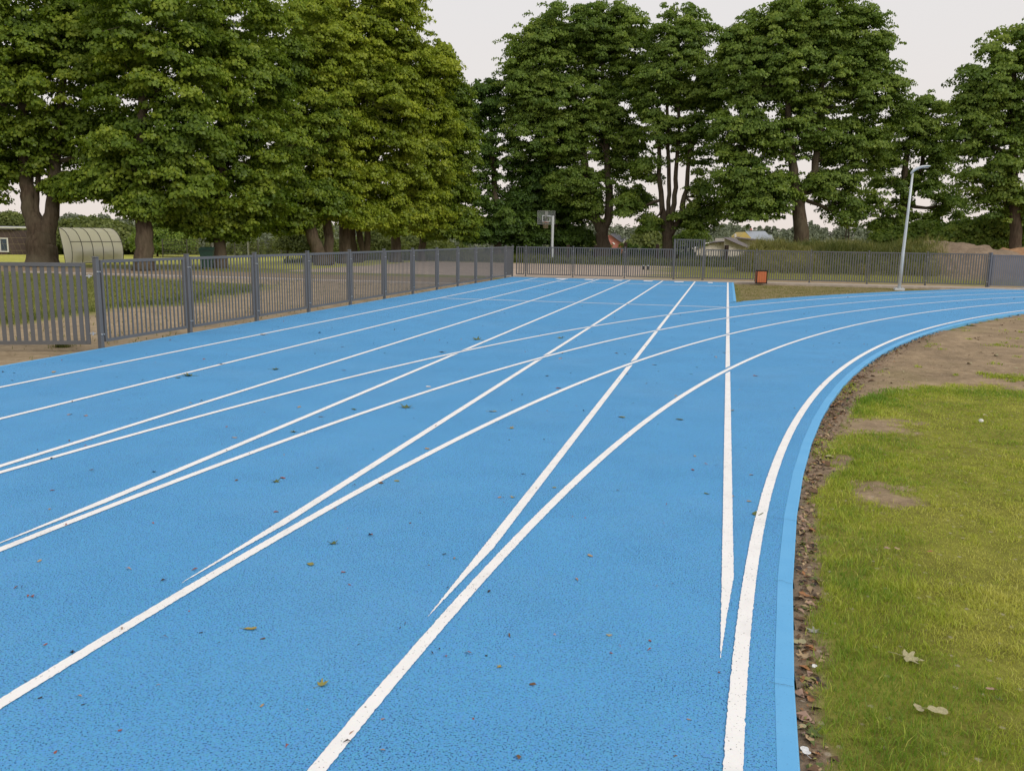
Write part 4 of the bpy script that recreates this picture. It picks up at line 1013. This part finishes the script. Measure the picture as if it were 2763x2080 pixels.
bush('grey-green round bush right of the red roofed house', 1395, 110, [(1395, 520, 22, 22), (1420, 528, 22, 16), (1375, 530, 18, 12)], BU, 25, .9, 40, .35)
bush('wide hazy green bush right behind the white shelter', 190, 78, [(190, 500, 60, 26), (240, 505, 50, 24), (145, 510, 40, 22), (210, 525, 90, 14)], BU, 26, .8, 46, .26)
bush('green bush between shelter and stout trunk, with a dark foot', 340, 72, [(345, 505, 40, 26), (375, 520, 35, 18), (320, 520, 25, 20), (350, 530, 50, 10)], RL, 27, .7)
bush('leafy bush at the left edge beside the brown shed', 20, 84, [(60, 490, 30, 24), (25, 478, 35, 18), (75, 515, 28, 16)], BU, 28, .7)
bush('reddish brown thin bush in front of the wire fence', 622, 62, [(622, 520, 12, 14), (616, 530, 13, 8)], BU, 29, .45, 30, .14)
bush('upright green bush left of the leaning trunk', 662, 62, [(660, 515, 18, 18), (655, 530, 18, 10), (672, 525, 12, 12)], BU, 30, .5, 40, .16)
bush('low light green bush seen between the thin stems and the next trunk', 820, 80, [(820, 520, 26, 22), (845, 528, 22, 14), (800, 530, 20, 12)], BU, 31, .7)
bush('pale bush beside the dark trunk at the court corner', 885, 84, [(885, 525, 20, 18), (868, 532, 18, 10)], BU, 32, .7)
bush('yellow-green bush between leaning trunk and upright trunk', 690, 82, [(692, 500, 22, 26), (700, 525, 20, 16)], BU, 33, .7)
bush('young green shrub in the wedge of trees beyond the tall gate', 1492, 68, [(1492, 518, 24, 16), (1466, 526, 16, 10), (1505, 510, 14, 14)], RL, 34, .6)

# wooded hills on the horizon and the hedge belt before them: too far to tell one tree from the next
def belt(name, label, n, dist, hmin, hmax, spread, mat, size, seed, az0=-60, az1=45, zf=None):
    rng = np.random.default_rng(seed); az = np.radians(rng.uniform(az0, az1, n)); d = dist+rng.uniform(-spread, spread, n)
    x, y = d*np.sin(az), d*np.cos(az); z0 = hgt(x, y)
    hh = rng.uniform(hmin, hmax, n)*(.55+.9*fbm(np.degrees(az)*.8, d*0, seed+3))
    cs = []; rs = []
    for f in (.2, .5, .8, 1.0):
        cs.append(np.stack([x, y, z0+hh*f], 1)); rs.append(hh*(.36-.2*f))
    cs, rs = np.concatenate(cs), np.concatenate(rs)
    o = leaf_cloud(name, cs, rs, 26, size, mat, None, rng, flat=1.2); tag(o, label, 'woodland', kind='stuff'); return o
MT['leaf_hazed'] = leaf_mat('hazed_distant_foliage', (.15, .175, .115), (.175, .20, .13), (.20, .225, .15), .1)  # paler, greyer greens: the haze of the air is put into the colour
belt('woodland', 'distant dark wood along the hilltop on the horizon', 1700, 640, 5, 9, 45, MT['leaf_hazed'], 1.4, 41)
belt('hedge_belt', 'hazy belt of hedges and small trees in the valley', 1700, 175, 4.5, 7.6, 20, MT['leaf_hazed'], .5, 42)
belt('hedge_belt', 'long hedge of mixed shrubs behind the far lawn on the left', 330, 92, 1.0, 1.9, 5, BU, .25, 43, -52, -17)
belt('hedge_belt', 'dark low hedge beyond the sandy court', 150, 70, .5, 1.0, 3, DK, .2, 44, -16, -2)

# ------------------------------------------------------------------ fallen leaves
def dead_leaf_mat(name, c):
    q = Mat(name); f = q.noise(18.0, q.obj(), 4); c = np.array(c)
    q.set(q.ramp(f, [(.3, tuple(c*.7)), (.7, tuple(c*1.2))]), .8, 0, .2); return q.m
LC = {'green': (.11, .14, .045), 'yellow-green': (.27, .26, .08), 'yellow': (.36, .28, .075), 'tan': (.40, .29, .17), 'brown': (.14, .085, .05), 'reddish': (.30, .10, .075), 'pinkish': (.38, .25, .19), 'grey': (.33, .32, .28), 'dark': (.045, .035, .035), 'pale': (.38, .345, .20), 'white': (.75, .74, .72), 'orange': (.34, .165, .075)}
LM = {k_: dead_leaf_mat(k_.replace('-', '_')+'_dry_leaf', v_) for k_, v_ in LC.items()}
def leaf_mesh(kind, colour, seed):
    r = random.Random(seed); n = 26 if kind != 'maple' else 52; pts = []
    for i in range(n):
        a = 2*math.pi*i/n
        if kind == 'maple':
            rr = .62*np.interp(abs((a+math.pi) % (2*math.pi)-math.pi), [0, .16, .34, .52, .80, .98, 1.18, 1.36, 1.62, 1.85, 2.2, 2.6, 3.15], [1, .66, .62, .36, .55, .92, .56, .36, .46, .68, .42, .34, .12])
        elif kind == 'curled': rr = .5*(.30+.12*abs(math.cos(a))**1.5+.10*math.cos(2*a))*1.5
        else: rr = .5*(.55+.45*math.cos(a)**2)
        pts.append((rr*math.cos(a)*r.uniform(.93, 1.05), rr*math.sin(a)*r.uniform(.93, 1.05)))
    c1, c2, tw = r.uniform(.3, 1.1), r.uniform(-.3, .8), r.uniform(-.4, .4)
    if kind == 'curled': c1, c2 = 1.0, .5
    def zz(x, y): return .015+max(0, c1*y*y+c2*x*x*.6+tw*x*y)
    vs_ = [(0, 0, zz(0, 0))]+[(x*.5, y*.5, zz(x*.5, y*.5)) for x, y in pts]+[(x, y, zz(x, y)) for x, y in pts]
    fs_ = [(0, 1+i, 1+(i+1) % n) for i in range(n)]+[(1+i, 1+n+i, 1+n+(i+1) % n, 1+(i+1) % n) for i in range(n)]
    mb = MB(); mb.add(vs_, fs_)
    if kind != 'oval': mb.tube([(-.16, 0, .02), (-.45, r.uniform(-.06, .06), .05), (-.72, r.uniform(-.12, .12), .03)], .012, 4)
    o = mb.build('fallen_leaf', LM[colour], None, True); return o
PROTO = {}
def wedge_name(x, y):
    for k in range(6):
        if X0-LW*(k+1) <= x <= X0-LW*k: return 'in the %s lane from the right' % NTH[k]
    return 'outside the outermost lane' if x < X0-LW*6 else 'on the bend lanes to the right'
def rough_size(s): return 'large' if s > .085 else ('small' if s < .042 else 'mid-sized')
SPEC = []
def leaf(px, py, wpx, colour, kind=None, where=None, label=None, z=None):
    SPEC.append((px, py, wpx, colour, kind, where, label, z))
for s_ in ((741,997.5,24,'green','maple'),(510,1014.5,32,'green','maple'),(600,983,20,'brown','curled'),(144.7,1004.8,15,'tan','oval'),(188,1118.7,13,'pinkish','oval'),(231,1122,14,'pinkish','oval'),(515,1087,10,'grey','oval'),(141,1323,10,'reddish','oval'),(743,1299.5,25,'green','maple'),(763,1290,15,'reddish','oval'),(638,1296,12,'brown','oval'),(793.8,1165.7,22,'yellow-green','maple'),(633,1181,12,'tan','oval'),(745,1381,13,'reddish','oval'),(134,1373.7,9,'tan','oval'),(551.5,969,10,'reddish','oval'),(709,903.5,20,'tan','curled'),(480,1020,15,'green','maple'),
 (676,1697,38,'yellow','curled'),(709,1723,13,'brown','oval'),(542.5,1707,9,'dark','oval'),(108.5,1883,12,'dark','oval'),(224,1901,10,'dark','oval'),(323.7,1970.8,11,'reddish','oval'),(150,2029,13,'reddish','oval'),(123,1738.6,15,'reddish','curled'),(106.7,1514,13,'tan','oval'),(707,1904,18,'tan','curled'),
 (838,1522.7,25,'yellow-green','oval'),(867,1848,34,'yellow-green','maple'),(1349.7,1799,20,'yellow','maple'),(1437,1846,18,'brown','oval'),(926.6,1544,12,'reddish','oval'),(943,1577.6,11,'reddish','curled'),(1592,1500,17,'tan','oval'),(1033,1940,11,'pinkish','oval'),(1277,1938.6,8,'reddish','oval'),(1311.7,1769,10,'dark','oval'),
 (1643.4,1713,21,'pale','maple'),(2008.7,1735,15,'brown','curled'),(1648.8,1762,9,'reddish','oval'),(1940,1814.5,9,'reddish','oval'),(1858.6,1941,13,'pinkish','curled'),(1753.7,1729.5,11,'reddish','oval'),
 (1096.6,1100,34,'green','maple'),(1330,1110.7,23,'pale','curled'),(1288,917,28,'green','maple'),(1514,912.5,22,'yellow-green','maple'),(1192,950.5,24,'tan','curled'),(928,999,12,'reddish','oval'),(1156,1044,13,'white','oval'),(807,1098.8,18,'tan','curled'),(955.5,1105,20,'green','curled'),(897.6,1466,28,'green','maple'),(1384,1342,15,'yellow','maple'),(1348,1342,12,'pinkish','oval'),(1378.7,1155.6,16,'yellow','maple'),(1152.6,1211.6,14,'tan','oval'),(1507,1048,14,'reddish','oval'),(1512.5,967.5,13,'pinkish','oval'),(1070.5,1297.7,15,'yellow-green','oval'),(1027.8,1303,17,'brown','oval'),(865,1125,14,'brown','curled'),(1496,1316,11,'yellow-green','oval'),(1476,1014.5,12,'dark','oval'),(1107,1411,8,'brown','oval'),(856,1262.6,8,'tan','oval'),(923,936.8,11,'brown','curled'),
 (1833,1132,19,'green','oval'),(1677.8,1126,18,'yellow-green','oval'),(2044.8,1386,37,'green','oval'),(1869.4,1268,16,'reddish','curled'),(2026.8,1281.4,12,'pinkish','oval'),(1976,1339,10,'orange','oval'),(2021,1353,12,'tan','oval'),(1906.7,1332,13,'green','oval'),(1976,1107.8,14,'tan','oval'),(2037.6,1014.5,16,'reddish','curled'),(1766,985,13,'grey','oval'),(1865.8,1010,9,'dark','curled'),(2216.6,1038.4,14,'brown','curled'),(1824,1068,10,'tan','oval'),(1956,1268.8,9,'grey','oval'),(1954,952,11,'dark','curled'),(1692,1010,11,'brown','curled'),(1875,1231,9,'tan','oval')): leaf(*s_)
SOILW = 'on the soil strip beside the kerb'
for s_ in ((2200,1690,32,'grey','maple',SOILW),(2157,1720.5,26,'pale','oval',SOILW),(2168,1760,36,'tan','maple',SOILW),(2182,1816,40,'yellow-green','curled',SOILW),(2158.8,1946.6,32,'pale','curled',SOILW),(2189.5,1961,46,'green','maple',SOILW),(2197,2053,32,'green','oval',SOILW),(2171,1592,32,'orange','curled',SOILW),(2160,1655,26,'brown','curled',SOILW),(2190,1870,22,'orange','oval',SOILW),(2175,2010,40,'white','curled',SOILW),(2237,1224.8,30,'pale','oval','on the thin grass by the kerb')): leaf(*s_)
LAWN = 'on the lawn'
leaf(2450, 1779, 66, 'pale', 'maple', LAWN, 'large pale star-shaped maple leaf lying on the lawn'); leaf(2478, 1917, 44, 'pale', 'curled', LAWN, 'large pale folded leaf on the lawn, left half of a pair'); leaf(2528, 1924, 58, 'pale', 'curled', LAWN, 'large pale folded leaf on the lawn, right half of a pair')
leaf(2670, 1866, 24, 'pinkish', 'curled', LAWN, 'narrow reddish leaf on the lawn right of the pale folded pair'); leaf(2509, 1494.7, 16, 'orange', 'oval', LAWN, 'small orange leaf on the lawn farther than the star-shaped one'); leaf(2394, 1482, 16, 'pinkish', 'oval', LAWN, 'small pinkish leaf on the lawn near the kerb'); leaf(2420, 1484, 14, 'tan', 'oval', LAWN, 'small tan leaf on the lawn just right of a pinkish one'); leaf(2658, 1123, 14, 'pale', 'oval', LAWN, 'pale leaf on the far lawn beside a white ball')
rl = random.Random(77); items = []
for (px, py, wpx, colour, kind, where, label, z) in SPEC:
    p = on_ground(px, py); dep = float((p-EYE) @ FW); size = wpx/CF*dep*1.08
    kind = kind or 'oval'
    where = where or wedge_name(p[0], p[1])
    items.append([p, size, colour, kind, where, label])
cnt = {}
for it in items:
    if it[5] is None:
        it.append('%s %s leaf %s' % (rough_size(it[1]), {'maple': it[2]+' lobed', 'curled': it[2]+' curled', 'oval': it[2]+' flat'}[it[3]], it[4])); cnt.setdefault(it[-1], []).append(it)
for lab, its in cnt.items():
    its.sort(key=lambda i_: i_[0][1])
    for n_, it in enumerate(its):
        if len(its) == 1: it[5] = lab
        elif len(its) == 2: it[5] = ('nearer ', 'farther ')[n_]+lab
        else: it[5] = ('nearest ' if n_ == 0 else NTH[n_]+' nearest ')+lab
for it in items:
    p, size, colour, kind, where, label = it[:6]
    key = (kind, colour, rl.randrange(2))
    if key not in PROTO: PROTO[key] = o = leaf_mesh(kind, colour, hash(kind) % 7*0+len(PROTO)*13+5)
    else: o = dup(PROTO[key])
    zb = .001 if where not in (SOILW, LAWN, 'on the thin grass by the kerb') else float(infield_z(np.array([p[0]]), np.array([p[1]]))[0])+(.022 if where == LAWN else .004)
    o.location = (p[0], p[1], zb); o.scale = (size*rl.uniform(.95, 1.1)*(1.25 if where == SOILW else 1),)*3; o.rotation_euler = (rl.uniform(-.12, .12), rl.uniform(-.12, .12), rl.uniform(0, 6.28))
    if where == LAWN and size > .08: o.rotation_euler = (rl.uniform(-.1, .1)+.25, .1, rl.uniform(-.4, .4))
    tag(o, label, 'leaf', 'fallen leaves')
# litter no one could count: crumbs and twigs on the rubber, leaf scraps along the kerb
rng = np.random.default_rng(5)
def scraps(name, x, y, z, size, asp, mat_list, label, up=.25):
    n = len(x); a = rng.uniform(0, 6.28, n); u = np.stack([np.cos(a), np.sin(a), rng.normal(0, up, n)], 1); v_ = np.stack([-np.sin(a), np.cos(a), rng.normal(0, up, n)], 1)
    C = np.stack([x, y, z], 1); s = size[:, None]; w_ = (size*asp)[:, None]; lift = np.array([0, 0, 1])*s*rng.uniform(.05, .35, (n, 1))
    vv = np.stack([C-u*s*.5, C-v_*w_*.5+lift, C+u*s*.5, C+v_*w_*.5+lift], 1); vv[:, :, 2] = np.maximum(vv[:, :, 2], z[:, None]-.004)
    i = np.arange(n)*4; o = np_mesh(name, vv.reshape(-1, 3), [np.stack([i, i+1, i+2, i+3], 1)], mat_list)
    o.data.polygons.foreach_set('material_index', rng.integers(0, len(mat_list), n).astype(np.int32)); tag(o, label, 'litter', kind='stuff'); return o
n = 1900; x = rng.uniform(-8.2, 9, n); y = 2.2+31*rng.random(n)**1.5; k = (inside_d(x, y) < -.15) & ((x < .2) | (np.hypot(x-XC, y-YC) < R_OUT)); x, y = x[k], y[k]; n = len(x)
scraps('leaf_crumbs', x, y, np.full(n, .004), rng.gamma(2.0, .0075, n)+.006, rng.uniform(.12, .6, n), [LM['dark'], LM['brown'], LM['reddish'], LM['dark'], LM['pinkish']], 'tiny leaf crumbs and twigs scattered over the blue track')
n = 5200; t = rng.uniform(0, .42, n); d_ = np.abs(rng.gamma(1.5, .055, n))+.012; rr = R_KERB-d_
x, y = XC-rr*np.cos(t), YC+rr*np.sin(t); k = (lawn_mask(x, y) < .5) & (rng.random(n) < np.where(y < 11, 1, .45)); x, y = x[k], y[k]; n = len(x)
scraps('leaf_litter', x, y, infield_z(x, y)+.004, rng.gamma(2.0, .0085, n)+.006, rng.uniform(.2, .8, n), [LM['brown'], LM['tan'], LM['orange'], LM['pinkish'], LM['green'], LM['brown'], LM['tan'], LM['brown'], LM['yellow-green'], LM['dark'], LM['brown']], 'dry leaf litter on the soil beside the kerb', .3)
n = 1400; x, y = rng.uniform(1, 12, n), rng.uniform(8, 27, n); k = (inside_d(x, y) > .1) & (lawn_mask(x, y) < .4); x, y = x[k], y[k]; n = len(x)
scraps('leaf_litter', x, y, infield_z(x, y)+.004, rng.gamma(2, .014, n)+.012, rng.uniform(.3, .9, n), [LM['tan'], LM['brown'], LM['pale'], LM['brown']], 'scattered scraps of leaf on the bare infield soil')
# two white things on the grass
def lump(name, px, py, wpx, label, cat, mat):
    p = on_ground(px, py); r = wpx/CF*float((p-EYE) @ FW)/2; z = float(infield_z(np.array([p[0]]), np.array([p[1]]))[0])
    mb = MB(); n1, n2 = 7, 12; vs_ = []; r_ = random.Random(int(px))
    for i in range(n1):
        a = math.pi*i/(n1-1)
        for j in range(n2):
            b = 2*math.pi*j/n2; k_ = r*r_.uniform(.9, 1.06); vs_.append((k_*math.sin(a)*math.cos(b), k_*math.sin(a)*math.sin(b), k_*math.cos(a)*.85))
    mb.add(vs_, [(i*n2+j, (i+1)*n2+j, (i+1)*n2+(j+1) % n2, i*n2+(j+1) % n2) for i in range(n1-1) for j in range(n2)])
    o = mb.build(name, mat, None, True); o.location = (p[0], p[1], z+r*.8); tag(o, label, cat)
lump('puffball', 2647, 1136, 13, 'small round white puffball on the far lawn', 'puffball', LM['white'])
mb = MB(); rp_ = random.Random(8)
mb.add([(-.5, -.3, .05), (.1, -.45, .2), (.5, -.1, .08), (.15, .1, .3), (.4, .45, .1), (-.2, .35, .22), (-.55, .15, .02), (0, 0, .12)], [(0, 1, 7), (1, 2, 3, 7), (3, 4, 5, 7), (5, 6, 0, 7)])
o = mb.build('paper_scrap', LM['white']); p = on_ground(2198.6, 1787); o.location = (p[0], p[1], -.015); o.scale = (.024,)*3; o.rotation_euler.z = 1.0; tag(o, 'small crumpled white paper scrap on the soil beside the kerb', 'paper scrap')
# dirt and cracks at kerb joints
mb = MB(); rc = random.Random(2)
for (px, py, dx) in ((2090, 1566, 46), (2075, 1842, 66), (2080, 1394, 70)):
    pts = [on_ground(px+dx*t_, py+14*t_*(dx/66)+rc.uniform(-2, 2)) for t_ in np.linspace(0, 1, 7)]
    for a, b in zip(pts[:-1], pts[1:]):
        d_ = np.array([0, .0009, 0]); mb.add([(*(a-d_)[:2], .0062), (*(b-d_)[:2], .0062), (*(b+d_)[:2], .0062), (*(a+d_)[:2], .0062)], [(0, 1, 2, 3)])
tag(mb.build('kerb_crack', LM['dark']), 'fine dark cracks across the blue kerb', 'crack', kind='structure')
